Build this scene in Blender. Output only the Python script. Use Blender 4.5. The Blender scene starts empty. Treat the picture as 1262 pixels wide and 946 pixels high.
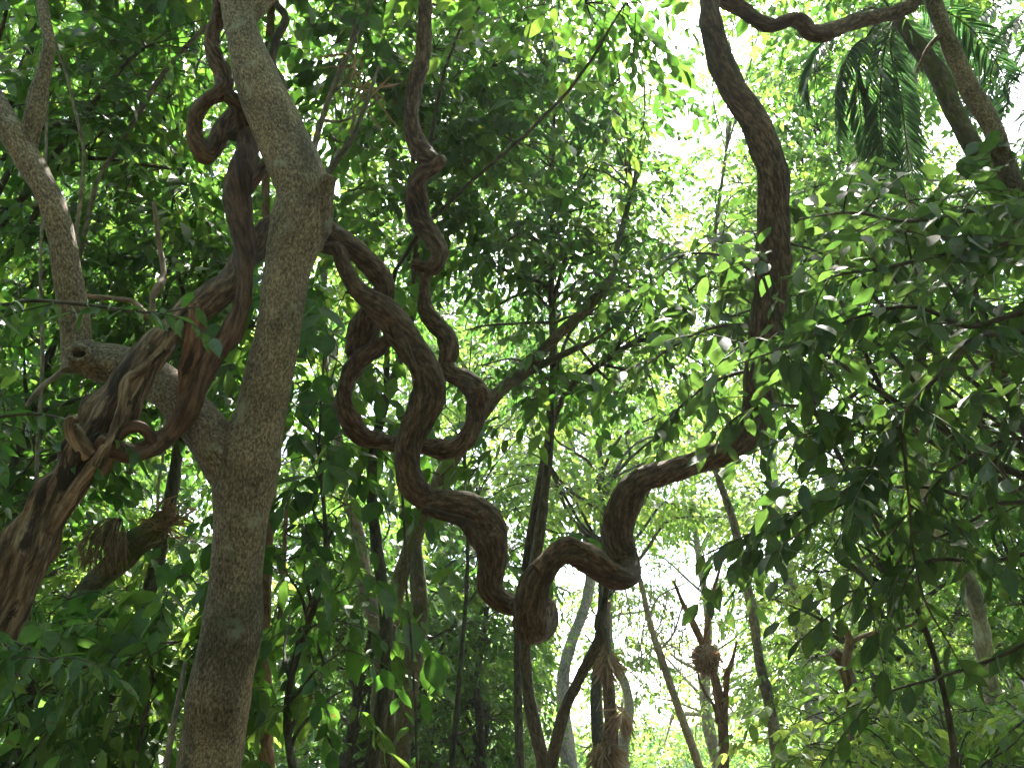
import bpy, math
import numpy as np

RNG = np.random.default_rng(7)
scene = bpy.context.scene
COL = scene.collection

# ------------------------------------------------------------------ camera
PW, PH = 1262.0, 946.0
HFOV = math.radians(54.0)
PITCH = math.radians(22.0)
CAM = np.array([0.0, 0.0, 1.6])
FPX = PW / 2 / math.tan(HFOV / 2)
FWD = np.array([0.0, math.cos(PITCH), math.sin(PITCH)])
UPV = np.array([0.0, -math.sin(PITCH), math.cos(PITCH)])
RGT = np.array([1.0, 0.0, 0.0])
Z = np.array([0.0, 0.0, 1.0])


def P(x, y, d):
    """point seen at photo pixel (x, y), d metres in front of the camera"""
    return CAM + d * (FWD + (x - PW / 2) / FPX * RGT - (y - PH / 2) / FPX * UPV)


cam_data = bpy.data.cameras.new("camera")
cam = bpy.data.objects.new("camera", cam_data)
COL.objects.link(cam)
cam.location = CAM
cam.rotation_euler = (math.pi / 2 + PITCH, 0, 0)
cam_data.sensor_width = 36.0
cam_data.lens = 18.0 / math.tan(HFOV / 2)
cam_data.clip_start = 0.05
cam_data.clip_end = 2000
scene.camera = cam

# ------------------------------------------------------------------ light
SUN_EL, SUN_AZ = math.radians(58), math.radians(12)      # azimuth from +Y towards +X
world = bpy.data.worlds.new("World")
scene.world = world
world.use_nodes = True
wn = world.node_tree
wn.nodes.clear()
wo = wn.nodes.new("ShaderNodeOutputWorld")
bg = wn.nodes.new("ShaderNodeBackground")
sk = wn.nodes.new("ShaderNodeTexSky")
sk.sky_type = 'NISHITA'
sk.sun_disc = False
sk.sun_elevation = SUN_EL
sk.sun_rotation = SUN_AZ
sk.air_density = 1.0
sk.dust_density = 3.0
bg.inputs[1].default_value = 0.15
wn.links.new(sk.outputs[0], bg.inputs[0])
wn.links.new(bg.outputs[0], wo.inputs[0])
sd = bpy.data.lights.new("sun", 'SUN')
sd.energy = 5.0
sd.angle = math.radians(0.5)
sd.color = (1.0, 0.95, 0.86)
sun = bpy.data.objects.new("sun", sd)
COL.objects.link(sun)
# lamp's local +Z points at the sun
sun.rotation_euler = (math.pi / 2 - SUN_EL, 0, math.pi - SUN_AZ)

scene.view_settings.view_transform = 'Standard'
scene.view_settings.look = 'None'
scene.view_settings.exposure = 2.8
scene.view_settings.gamma = 1.0
scene.view_settings.use_curve_mapping = False
scene.render.engine = 'CYCLES'
cy = scene.cycles
cy.max_bounces = 10
cy.diffuse_bounces = 6
cy.glossy_bounces = 2
cy.transmission_bounces = 6
cy.caustics_reflective = False
cy.caustics_refractive = False
cy.sample_clamp_indirect = 6.0
cy.use_denoising = True
cy.denoiser = 'OPENIMAGEDENOISE'


# ------------------------------------------------------------------ noise
def _h(ix, iy, iz, s):
    n = (ix * 374761393 + iy * 668265263 + iz * 2147483647 + s * 974711) & 0xFFFFFFFF
    n = ((n ^ (n >> 13)) * 1274126177) & 0xFFFFFFFF
    return ((n ^ (n >> 16)) & 0xFFFFFF) / float(0xFFFFFF)


def vnoise(p, s=0):
    p = np.asarray(p, float)
    i = np.floor(p).astype(np.int64)
    f = p - i
    f = f * f * (3 - 2 * f)
    out = 0
    for dx in (0, 1):
        for dy in (0, 1):
            for dz in (0, 1):
                w = (f[..., 0] if dx else 1 - f[..., 0]) * (f[..., 1] if dy else 1 - f[..., 1]) * (f[..., 2] if dz else 1 - f[..., 2])
                out = out + w * _h(i[..., 0] + dx, i[..., 1] + dy, i[..., 2] + dz, s)
    return out * 2 - 1


# ------------------------------------------------------------------ materials
def new_mat(name):
    m = bpy.data.materials.new(name)
    m.use_nodes = True
    nt = m.node_tree
    nt.nodes.clear()
    return m, nt


def N(nt, t, **kw):
    n = nt.nodes.new(t)
    for k, v in kw.items():
        setattr(n, k, v)
    return n


def ramp(nt, stops):
    r = N(nt, "ShaderNodeValToRGB")
    e = r.color_ramp.elements
    while len(e) < len(stops):
        e.new(0.5)
    for i, (p, c) in enumerate(stops):
        e[i].position = p
        e[i].color = (*c, 1)
    return r


def bark(name, dark, mid, light, lichen, fine=55.0, stretch=0.35, bump=0.5, lich=0.62, moss=None, crack=0.0, rot_shade=None, mossat=0.47, mixn=0.3):
    m, nt = new_mat(name)
    L = nt.links.new
    at = N(nt, "ShaderNodeAttribute", attribute_name="barkco")
    mp = N(nt, "ShaderNodeMapping")
    mp.inputs["Scale"].default_value = (1, 1, stretch)
    L(at.outputs["Vector"], mp.inputs[0])
    n1 = N(nt, "ShaderNodeTexNoise")
    n1.inputs["Scale"].default_value = fine
    n1.inputs["Detail"].default_value = 6
    n1.inputs["Roughness"].default_value = 0.72
    L(mp.outputs[0], n1.inputs["Vector"])
    n2 = N(nt, "ShaderNodeTexNoise")
    n2.inputs["Scale"].default_value = 9
    n2.inputs["Detail"].default_value = 5
    n2.inputs["Roughness"].default_value = 0.6
    L(at.outputs["Vector"], n2.inputs["Vector"])
    r1 = ramp(nt, [(0.39, dark), (0.5, mid), (0.62, light)])
    L(n1.outputs[0], r1.inputs[0])
    r2 = ramp(nt, [(0.38, tuple(c * 0.5 for c in mid)), (0.6, tuple(c * 1.1 for c in mid))])
    L(n2.outputs[0], r2.inputs[0])
    mx = N(nt, "ShaderNodeMix", data_type='RGBA')
    mx.inputs[0].default_value = mixn
    L(r1.outputs[0], mx.inputs[6])
    L(r2.outputs[0], mx.inputs[7])
    n3 = N(nt, "ShaderNodeTexNoise")
    n3.inputs["Scale"].default_value = 5.5
    n3.inputs["Detail"].default_value = 7
    n3.inputs["Roughness"].default_value = 0.68
    n3.inputs["Distortion"].default_value = 0.4
    L(at.outputs["Vector"], n3.inputs["Vector"])
    r3 = ramp(nt, [(lich, (0, 0, 0)), (lich + 0.07, (0.75,) * 3)])
    L(n3.outputs[0], r3.inputs[0])
    mx2 = N(nt, "ShaderNodeMix", data_type='RGBA')
    L(r3.outputs[0], mx2.inputs[0])
    L(mx.outputs[2], mx2.inputs[6])
    mx2.inputs[7].default_value = (*lichen, 1)
    col = mx2.outputs[2]
    if moss:
        n4 = N(nt, "ShaderNodeTexNoise")
        n4.inputs["Scale"].default_value = 14
        n4.inputs["Detail"].default_value = 6
        L(at.outputs["Vector"], n4.inputs["Vector"])
        r4 = ramp(nt, [(mossat, (0, 0, 0)), (mossat + .1, (0.8,) * 3)])
        L(n4.outputs[0], r4.inputs[0])
        mx3 = N(nt, "ShaderNodeMix", data_type='RGBA')
        L(r4.outputs[0], mx3.inputs[0])
        L(col, mx3.inputs[6])
        mx3.inputs[7].default_value = (*moss, 1)
        col = mx3.outputs[2]
    nb = N(nt, "ShaderNodeTexNoise")                    # broad damp stains
    nb.inputs["Scale"].default_value = 3.2
    nb.inputs["Detail"].default_value = 6
    nb.inputs["Roughness"].default_value = 0.65
    nb.inputs["Distortion"].default_value = 0.8
    L(mp.outputs[0], nb.inputs["Vector"])
    rb = ramp(nt, [(0.36, (0.5, 0.5, 0.46)), (0.5, (1.05, 1.02, 0.98)), (0.66, (1.4, 1.3, 1.15))])
    L(nb.outputs[0], rb.inputs[0])
    mb = N(nt, "ShaderNodeMix", data_type='RGBA', blend_type='MULTIPLY')
    mb.inputs[0].default_value = 1
    L(col, mb.inputs[6])
    L(rb.outputs[0], mb.inputs[7])
    col = mb.outputs[2]
    if rot_shade:                                             # decayed furrows, the dark of deep hollows painted into the colour
        mr = N(nt, "ShaderNodeMapping")
        mr.inputs["Scale"].default_value = (1, 1, 0.22)
        L(at.outputs["Vector"], mr.inputs[0])
        n5 = N(nt, "ShaderNodeTexNoise")
        n5.inputs["Scale"].default_value = 13
        n5.inputs["Detail"].default_value = 7
        n5.inputs["Roughness"].default_value = 0.62
        n5.inputs["Distortion"].default_value = 0.6
        L(mr.outputs[0], n5.inputs["Vector"])
        r5 = ramp(nt, [(rot_shade, (0, 0, 0)), (rot_shade + 0.045, (0.92,) * 3)])
        L(n5.outputs[0], r5.inputs[0])
        mx5 = N(nt, "ShaderNodeMix", data_type='RGBA')
        L(r5.outputs[0], mx5.inputs[0])
        L(col, mx5.inputs[6])
        mx5.inputs[7].default_value = (0.018, 0.011, 0.008, 1)
        col = mx5.outputs[2]
    b = N(nt, "ShaderNodeBsdfPrincipled")
    b.inputs["Roughness"].default_value = 0.82
    b.inputs["Specular IOR Level"].default_value = 0.3
    L(col, b.inputs["Base Color"])
    # fibres and cracks
    mp2 = N(nt, "ShaderNodeMapping")
    mp2.inputs["Scale"].default_value = (1, 1, 0.14)
    L(at.outputs["Vector"], mp2.inputs[0])
    vo = N(nt, "ShaderNodeTexNoise")
    vo.inputs["Scale"].default_value = 42
    vo.inputs["Detail"].default_value = 4
    L(mp2.outputs[0], vo.inputs["Vector"])
    ad = N(nt, "ShaderNodeMath", operation='MULTIPLY_ADD')
    L(vo.outputs[0], ad.inputs[0])
    ad.inputs[1].default_value = 0.4 + crack
    L(n1.outputs[0], ad.inputs[2])
    bp = N(nt, "ShaderNodeBump")
    bp.inputs["Strength"].default_value = bump
    bp.inputs["Distance"].default_value = 0.012
    L(ad.outputs[0], bp.inputs["Height"])
    L(bp.outputs[0], b.inputs["Normal"])
    o = N(nt, "ShaderNodeOutputMaterial")
    L(b.outputs[0], o.inputs[0])
    return m


def leafmat(name, cols, trans, tmix=0.5, rough=0.45, spec=0.4):
    """cols: ramp over a per-leaf random value; trans: colour of light through the blade; veins and brown blemishes on the blade"""
    m, nt = new_mat(name)
    L = nt.links.new
    at = N(nt, "ShaderNodeAttribute", attribute_name="rnd")
    bl = N(nt, "ShaderNodeAttribute", attribute_name="barkco")      # blade coordinates: across, along, leaf number
    n = len(cols)
    r = ramp(nt, [(i / (n - 1), c) for i, c in enumerate(cols)])
    L(at.outputs["Fac"], r.inputs[0])
    tr = ramp(nt, [(i / (len(trans) - 1), c) for i, c in enumerate(trans)])
    L(at.outputs["Fac"], tr.inputs[0])
    sx = N(nt, "ShaderNodeSeparateXYZ")
    L(bl.outputs["Vector"], sx.inputs[0])
    ab = N(nt, "ShaderNodeMath", operation='ABSOLUTE')
    L(sx.outputs[0], ab.inputs[0])
    rib = N(nt, "ShaderNodeMath", operation='LESS_THAN')
    L(ab.outputs[0], rib.inputs[0])
    rib.inputs[1].default_value = 0.012
    ph = N(nt, "ShaderNodeMath", operation='MULTIPLY_ADD')          # side veins slant towards the tip
    L(ab.outputs[0], ph.inputs[0])
    ph.inputs[1].default_value = -0.9
    L(sx.outputs[1], ph.inputs[2])
    sn = N(nt, "ShaderNodeMath", operation='SINE')
    m9 = N(nt, "ShaderNodeMath", operation='MULTIPLY')
    L(ph.outputs[0], m9.inputs[0])
    m9.inputs[1].default_value = 62
    L(m9.outputs[0], sn.inputs[0])
    gt = N(nt, "ShaderNodeMath", operation='GREATER_THAN')
    L(sn.outputs[0], gt.inputs[0])
    gt.inputs[1].default_value = 0.86
    vn = N(nt, "ShaderNodeMath", operation='MULTIPLY_ADD')
    L(gt.outputs[0], vn.inputs[0])
    vn.inputs[1].default_value = 0.35
    L(rib.outputs[0], vn.inputs[2])
    no = N(nt, "ShaderNodeTexNoise")
    no.inputs["Scale"].default_value = 3.2
    no.inputs["Detail"].default_value = 4
    L(bl.outputs["Vector"], no.inputs["Vector"])
    sp = ramp(nt, [(0.66, (0, 0, 0)), (0.70, (0.8,) * 3)])
    L(no.outputs[0], sp.inputs[0])
    tone = ramp(nt, [(0.3, (0.72,) * 3), (0.7, (1.2,) * 3)])
    L(no.outputs[0], tone.inputs[0])

    def dress(src, vein, spot):
        a = N(nt, "ShaderNodeMix", data_type='RGBA', blend_type='MULTIPLY')
        a.inputs[0].default_value = 1
        L(src, a.inputs[6])
        L(tone.outputs[0], a.inputs[7])
        b_ = N(nt, "ShaderNodeMix", data_type='RGBA')
        mm = N(nt, "ShaderNodeMath", operation='MULTIPLY')
        L(vn.outputs[0], mm.inputs[0])
        mm.inputs[1].default_value = 0.55
        L(mm.outputs[0], b_.inputs[0])
        L(a.outputs[2], b_.inputs[6])
        b_.inputs[7].default_value = (*vein, 1)
        c_ = N(nt, "ShaderNodeMix", data_type='RGBA')
        L(sp.outputs[0], c_.inputs[0])
        L(b_.outputs[2], c_.inputs[6])
        c_.inputs[7].default_value = (*spot, 1)
        return c_.outputs[2]
    mid, tmid = cols[n // 2], trans[len(trans) // 2]
    b = N(nt, "ShaderNodeBsdfPrincipled")
    b.inputs["Roughness"].default_value = rough
    b.inputs["Specular IOR Level"].default_value = spec
    L(dress(r.outputs[0], tuple(min(1, c * 1.9 + .02) for c in mid), (0.10, 0.065, 0.025)), b.inputs["Base Color"])
    t = N(nt, "ShaderNodeBsdfTranslucent")
    L(dress(tr.outputs[0], tuple(c * .55 for c in tmid), (0.12, 0.08, 0.02)), t.inputs[0])
    mx = N(nt, "ShaderNodeMixShader")
    mx.inputs[0].default_value = tmix
    L(b.outputs[0], mx.inputs[1])
    L(t.outputs[0], mx.inputs[2])
    o = N(nt, "ShaderNodeOutputMaterial")
    L(mx.outputs[0], o.inputs[0])
    return m


M = {}
M['trunk'] = bark("speckled_bark", (0.03, 0.02, 0.013), (0.185, 0.14, 0.095), (0.46, 0.37, 0.26), (0.30, 0.30, 0.23), fine=105, stretch=0.55, bump=0.9, lich=0.585, moss=(0.13, 0.125, 0.075), mossat=0.63, mixn=0.34)
M['liana'] = bark("liana_bark", (0.018, 0.011, 0.007), (0.078, 0.047, 0.028), (0.22, 0.148, 0.092), (0.25, 0.23, 0.18), fine=62, stretch=0.3, bump=0.9, lich=0.62, crack=0.35, rot_shade=0.62)
M['red'] = bark("red_liana_bark", (0.03, 0.016, 0.011), (0.115, 0.06, 0.036), (0.23, 0.14, 0.09), (0.26, 0.23, 0.19), fine=50, stretch=0.16, bump=0.9, lich=0.64, crack=0.6, rot_shade=0.58)
M['gnarl'] = bark("gnarled_bark", (0.02, 0.012, 0.008), (0.14, 0.087, 0.056), (0.38, 0.27, 0.185), (0.30, 0.31, 0.25), fine=38, stretch=0.14, bump=1.0, lich=0.6, crack=0.9, rot_shade=0.54)
M['dark'] = bark("dark_bark", (0.022, 0.02, 0.015), (0.06, 0.055, 0.042), (0.13, 0.12, 0.09), (0.20, 0.21, 0.17), fine=50, stretch=0.3, bump=0.4, lich=0.66)
M['mossy'] = bark("mossy_bark", (0.03, 0.028, 0.018), (0.09, 0.08, 0.05), (0.19, 0.17, 0.12), (0.28, 0.28, 0.2), fine=40, stretch=0.4, bump=0.6, lich=0.62, moss=(0.07, 0.085, 0.025))
M['grey'] = bark("grey_bark", (0.08, 0.072, 0.06), (0.2, 0.185, 0.16), (0.36, 0.34, 0.3), (0.36, 0.37, 0.32), fine=45, stretch=0.4, bump=0.4, lich=0.6)
M['pale'] = bark("pale_bark", (0.2, 0.17, 0.13), (0.38, 0.34, 0.28), (0.55, 0.5, 0.43), (0.5, 0.5, 0.45), fine=40, stretch=0.4, bump=0.3, lich=0.62)
M['brown'] = bark("brown_bark", (0.07, 0.045, 0.03), (0.19, 0.125, 0.085), (0.33, 0.24, 0.17), (0.3, 0.28, 0.22), fine=40, stretch=0.3, bump=0.6, lich=0.66)
M['wood'] = bark("hole_shade_wood", (0.008, 0.006, 0.004), (0.022, 0.015, 0.011), (0.05, 0.035, 0.025), (0.03, 0.02, 0.015), fine=40, stretch=0.3, bump=0.6, lich=0.9)  # near-black wood carries the shade inside the limb's hole

M['leaf_dark'] = leafmat("dark_leaf", [(0.026, 0.066, 0.016), (0.042, 0.096, 0.023), (0.068, 0.132, 0.03)], [(0.07, 0.20, 0.024), (0.12, 0.28, 0.03), (0.24, 0.38, 0.045)], 0.5, 0.42)
M['leaf_fine'] = leafmat("fine_leaf", [(0.025, 0.064, 0.024), (0.040, 0.092, 0.029), (0.064, 0.122, 0.035)], [(0.065, 0.18, 0.036), (0.11, 0.25, 0.045), (0.24, 0.37, 0.06)], 0.5, 0.38)
M['leaf_mid'] = leafmat("mid_leaf", [(0.038, 0.095, 0.024), (0.056, 0.125, 0.031), (0.095, 0.165, 0.038)], [(0.11, 0.29, 0.042), (0.19, 0.38, 0.055), (0.33, 0.47, 0.07)], 0.52, 0.42)
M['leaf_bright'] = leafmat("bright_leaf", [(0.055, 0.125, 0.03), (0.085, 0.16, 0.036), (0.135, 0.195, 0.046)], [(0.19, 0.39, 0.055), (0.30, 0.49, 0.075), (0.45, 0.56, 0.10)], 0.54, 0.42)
M['leaf_near'] = leafmat("thick_leaf", [(0.022, 0.05, 0.016), (0.034, 0.068, 0.02), (0.05, 0.085, 0.026)], [(0.06, 0.14, 0.02), (0.09, 0.19, 0.03), (0.16, 0.28, 0.045)], 0.45, 0.45, 0.35)
M['leaf_palm'] = leafmat("palm_leaflet", [(0.025, 0.062, 0.028), (0.042, 0.09, 0.036)], [(0.06, 0.16, 0.05), (0.10, 0.22, 0.06)], 0.48, 0.4)
M['leaf_dry'] = leafmat("dry_frond", [(0.16, 0.095, 0.05), (0.26, 0.17, 0.10), (0.36, 0.27, 0.18)], [(0.25, 0.15, 0.07), (0.34, 0.22, 0.12)], 0.3, 0.7, 0.2)
M['twig'] = bark("twig_bark", (0.03, 0.025, 0.018), (0.07, 0.06, 0.045), (0.13, 0.115, 0.085), (0.12, 0.12, 0.09), fine=60, stretch=0.3, bump=0.2, lich=0.75)


# ------------------------------------------------------------------ mesh building
class Geo:
    """collects vertices and faces; becomes ONE mesh object"""

    def __init__(s):
        s.v, s.loops, s.sizes, s.mat, s.rnd, s.bc = [], [], [], [], [], []
        s.n = 0

    def add(s, v, loops, sizes, mat=0, rnd=None, bc=None):
        v = np.asarray(v, float).reshape(-1, 3)
        s.v.append(v)
        s.loops.append(np.asarray(loops, np.int64).ravel() + s.n)
        sizes = np.asarray(sizes, np.int64).ravel()
        s.sizes.append(sizes)
        s.mat.append(np.full(len(sizes), mat, np.int64))
        s.rnd.append(np.zeros(len(sizes)) if rnd is None else rnd)
        s.bc.append(v if bc is None else bc)
        s.n += len(v)

    def build(s, name, mats, base=(0, 0, 0), parent=None, smooth=True):
        v = np.concatenate(s.v) - np.asarray(base, float)
        loops = np.concatenate(s.loops)
        sizes = np.concatenate(s.sizes)
        me = bpy.data.meshes.new(name)
        me.vertices.add(len(v))
        me.vertices.foreach_set("co", v.astype(np.float32).ravel())
        me.loops.add(len(loops))
        me.loops.foreach_set("vertex_index", loops.astype(np.int32))
        me.polygons.add(len(sizes))
        st = np.zeros(len(sizes), np.int32)
        st[1:] = np.cumsum(sizes)[:-1]
        me.polygons.foreach_set("loop_start", st)
        me.polygons.foreach_set("material_index", np.concatenate(s.mat).astype(np.int32))
        me.update(calc_edges=True)
        a = me.attributes.new("rnd", 'FLOAT', 'FACE')
        a.data.foreach_set("value", np.concatenate(s.rnd).astype(np.float32))
        b = me.attributes.new("barkco", 'FLOAT_VECTOR', 'POINT')
        b.data.foreach_set("vector", np.concatenate(s.bc).astype(np.float32).ravel())
        if smooth:
            me.polygons.foreach_set("use_smooth", np.ones(len(sizes), bool))
        for m in mats:
            me.materials.append(m)
        o = bpy.data.objects.new(name, me)
        COL.objects.link(o)
        if parent:
            o.parent = parent
        else:
            o.location = base
        return o


def tag(o, label=None, cat=None, group=None, kind=None):
    for k, v in (("label", label), ("category", cat), ("group", group), ("kind", kind)):
        if v:
            o[k] = v
    return o


class Thing:
    """an Empty at the thing's base with its parts as children"""

    def __init__(s, name, label, cat, base, group=None):
        s.base = np.asarray(base, float)
        s.o = bpy.data.objects.new(name, None)
        s.o.empty_display_size = 0.2
        COL.objects.link(s.o)
        s.o.location = s.base
        tag(s.o, label, cat, group)

    def part(s, name, geo, mats, label=None, parent=None):
        o = geo.build(name, mats, s.base, parent or s.o)
        if label:
            o["label"] = label
        return o


def norm(a):
    return a / np.maximum(np.linalg.norm(a, axis=-1, keepdims=True), 1e-9)


def catmull(pts, n):
    pts = np.asarray(pts, float)
    p = np.vstack([2 * pts[0] - pts[1], pts, 2 * pts[-1] - pts[-2]])
    segs = len(pts) - 1
    t = np.linspace(0, segs, n)
    i = np.minimum(t.astype(int), segs - 1)
    f = (t - i)[:, None]
    p0, p1, p2, p3 = p[i], p[i + 1], p[i + 2], p[i + 3]
    return 0.5 * (2 * p1 + (p2 - p0) * f + (2 * p0 - 5 * p1 + 4 * p2 - p3) * f ** 2 + (3 * p1 - p0 - 3 * p2 + p3) * f ** 3)


SEED = [0]
LAI = 1.6


def tube(geo, path, S=12, lob=0.0, nl=2, twist=0.0, rough=0.06, ridge=0.0, mat=0, step=None, cap=True, knob=0.0, fade=None, girth=.07):
    """path: rows (x, y, z, r); an uneven, lobed, twisting stem"""
    SEED[0] += 1
    sd_ = SEED[0]
    path = np.asarray(path, float)
    L = np.linalg.norm(np.diff(path[:, :3], axis=0), axis=1).sum()
    rm = max(path[:, 3].mean(), 1e-4)
    n = int(max(len(path) * 2, min(600, L / (step or rm * 0.7)))) + 1
    c = catmull(path, n)
    pos, r = c[:, :3], np.maximum(c[:, 3], path[:, 3].min() * 0.8)
    tan = norm(np.gradient(pos, axis=0))
    if rough > .03:
        sl_ = np.arange(n) * (L / max(n, 1)) / rm
        r = r * (1 + girth * vnoise(np.stack([sl_ * .22, sl_ * 0 + sd_, sl_ * 0], -1), sd_) + girth * .6 * vnoise(np.stack([sl_ * .6, sl_ * 0 + sd_, sl_ * 0], -1), sd_ + 2))
    s = np.concatenate([[0], np.cumsum(np.linalg.norm(np.diff(pos, axis=0), axis=1))])
    u = np.zeros_like(pos)
    a = np.array([1.0, 0.0, 0.0]) if abs(tan[0, 0]) < 0.8 else np.array([0.0, 1.0, 0.0])
    for i in range(n):
        a = a - tan[i] * a.dot(tan[i])
        a = a / np.linalg.norm(a)
        u[i] = a
    w = np.cross(tan, u)
    th = np.linspace(0, 2 * np.pi, S, endpoint=False)
    TH = th[None, :] + (twist * s)[:, None]
    ct, sn = np.cos(th)[None, :], np.sin(th)[None, :]
    bc = np.stack([np.cos(TH) * r[:, None], np.sin(TH) * r[:, None], np.repeat(s[:, None], S, 1)], -1) + sd_ * 3.17
    q = bc / rm
    rad = np.ones((n, S))
    if lob:
        amp = np.ones(n) * lob * (0.75 + 0.6 * vnoise(np.stack([s / rm * .12, s * 0, s * 0], -1) + .5, sd_ + 21))
        if fade:
            f = np.clip((s / s[-1] - fade[0]) / (fade[1] - fade[0]), 0, 1)
            amp = amp * (1 - .75 * f * f * (3 - 2 * f))
        rad += amp[:, None] * (np.abs(np.cos(nl / 2 * (th[None, :] + (twist * 1.3 * s)[:, None] + sd_))) ** 0.7 - 0.62)
    if rough:
        rad += rough * 1.2 * vnoise(q * [0.9, 0.9, 0.45], sd_) + rough * 0.6 * vnoise(q * [2.2, 2.2, 1.0], sd_ + 9)
    if ridge:
        rad += ridge * (np.abs(vnoise(q * [2.6, 2.6, 0.32], sd_ + 3)) - 0.35) + ridge * 0.6 * (np.abs(vnoise(q * [5.0, 5.0, 0.5], sd_ + 5)) - 0.35)
    if knob:
        rad += knob * np.maximum(0, vnoise(q * [0.7, 0.7, 0.5], sd_ + 13) - 0.25)
    V = pos[:, None, :] + (r[:, None] * rad)[..., None] * (ct[..., None] * u[:, None, :] + sn[..., None] * w[:, None, :])
    i = np.arange(n - 1)[:, None] * S
    j = np.arange(S)[None, :]
    k = (j + 1) % S
    F = np.stack([i + j, i + k, i + S + k, i + S + j], -1).reshape(-1)
    geo.add(V.reshape(-1, 3), F, np.full((n - 1) * S, 4), mat, None, bc.reshape(-1, 3))
    if cap:
        base = geo.n
        ring0, ring1 = V[0], V[-1]
        for ring, cpt, flip, b in ((ring0, pos[0] - tan[0] * r[0] * .25, True, bc[0]), (ring1, pos[-1] + tan[-1] * r[-1] * .3, False, bc[-1])):
            vv = np.vstack([ring, cpt[None]])
            bb = np.vstack([b, b.mean(0)[None]])
            tri = []
            for q_ in range(S):
                tri += [(q_ + 1) % S, q_, S] if flip else [q_, (q_ + 1) % S, S]
            geo.add(vv, tri, np.full(S, 3), mat, None, bb)


def pxpath(rows, d=None):
    """rows (px, py, half-width px[, depth]) -> world rows with real radii"""
    out = []
    for row in rows:
        dd = row[3] if len(row) > 3 else d
        out.append([*P(row[0], row[1], dd), row[2] / FPX * dd])
    return out


def to_ground(path, drift=(0, 0), flare=1.35, at_start=True):
    """continue a stem's lowest end straight down into the soil"""
    p = path[0] if at_start else path[-1]
    z = p[2]
    ext = [[p[0] + drift[0], p[1] + drift[1], -0.25, p[3] * flare * 1.15],
           [p[0] + drift[0] * .9, p[1] + drift[1] * .9, min(0.15, z * .3), p[3] * flare],
           [p[0] + drift[0] * .45, p[1] + drift[1] * .45, z * .55, p[3] * (1 + (flare - 1) * .3)]]
    return ext + path if at_start else path + ext[::-1]


# ------------------------------------------------------------------ leaves
def leaf_template(prof, fold=0.25, curl=0.15, wave=0.0):
    """prof: rows (t, half width); returns verts (side, along, normal), loops, sizes"""
    k = len(prof)
    v, loops, sizes = [], [], []
    for (t, w) in prof:
        z0 = -curl * t * t
        v.append((0, t, z0))
        v.append((-w, t, z0 + fold * w + wave * w * math.sin(9 * t)))
        v.append((w, t, z0 + fold * w + wave * w * math.cos(8 * t)))
    for i in range(k - 1):
        a, b = 3 * i, 3 * (i + 1)
        w0, w1 = prof[i][1], prof[i + 1][1]
        for sgn in (1, 2):
            if w0 == 0:
                f = [a, b, b + sgn]
            elif w1 == 0:
                f = [a, b, a + sgn]
            else:
                f = [a, b, b + sgn, a + sgn]
            if sgn == 2:
                pass
            else:
                f = f[::-1]
            loops += f
            sizes.append(len(f))
    v = np.array(v)
    used = sorted(set(loops))
    mp = {o: i for i, o in enumerate(used)}
    return v[used], np.array([mp[x] for x in loops]), np.array(sizes)


T_NEAR = leaf_template([(0, 0), (0.12, 0.11), (0.32, 0.195), (0.55, 0.205), (0.78, 0.12), (0.92, 0.035), (1.0, 0)], 0.28, 0.16, 0.12)
T_MID = leaf_template([(0, 0), (0.25, 0.17), (0.6, 0.18), (1.0, 0)], 0.3, 0.18)
T_FAR = leaf_template([(0, 0), (0.42, 0.2), (1.0, 0)], 0.3, 0.12)
T_LONG = leaf_template([(0, 0), (0.15, 0.06), (0.5, 0.085), (0.8, 0.05), (1.0, 0)], 0.3, 0.2)
T_STRAP = leaf_template([(0, 0), (0.2, 0.03), (0.6, 0.032), (1.0, 0)], 0.4, 0.25)


def add_leaves(geo, pos, d, up, L, T, rnd, mat=0, wscale=1.0):
    v, loops, sizes = T
    d = norm(d)
    side = norm(np.cross(d, up))
    nn = np.cross(side, d)
    n = len(pos)
    L = np.asarray(L)[:, None, None] * np.ones((n, 1, 1))
    W = wscale if np.isscalar(wscale) else np.asarray(wscale)[:, None, None]
    V = pos[:, None, :] + L * (W * v[None, :, 0:1] * side[:, None, :] + v[None, :, 1:2] * d[:, None, :] + v[None, :, 2:3] * nn[:, None, :])
    nv = len(v)
    LP = (loops[None, :] + (np.arange(n) * nv)[:, None]).ravel()
    geo.add(V.reshape(-1, 3), LP, np.tile(sizes, n), mat, np.repeat(rnd, len(sizes)), np.stack([np.tile(v[:, 0], n), np.tile(v[:, 1], n), np.repeat(np.arange(n) * 1.73 % 997, nv)], -1))


def randdir(rng, n, flat=0.5):
    a = rng.uniform(0, 2 * np.pi, n)
    z = rng.normal(0, flat, n)
    return norm(np.stack([np.cos(a), np.sin(a), z], -1))


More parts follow.
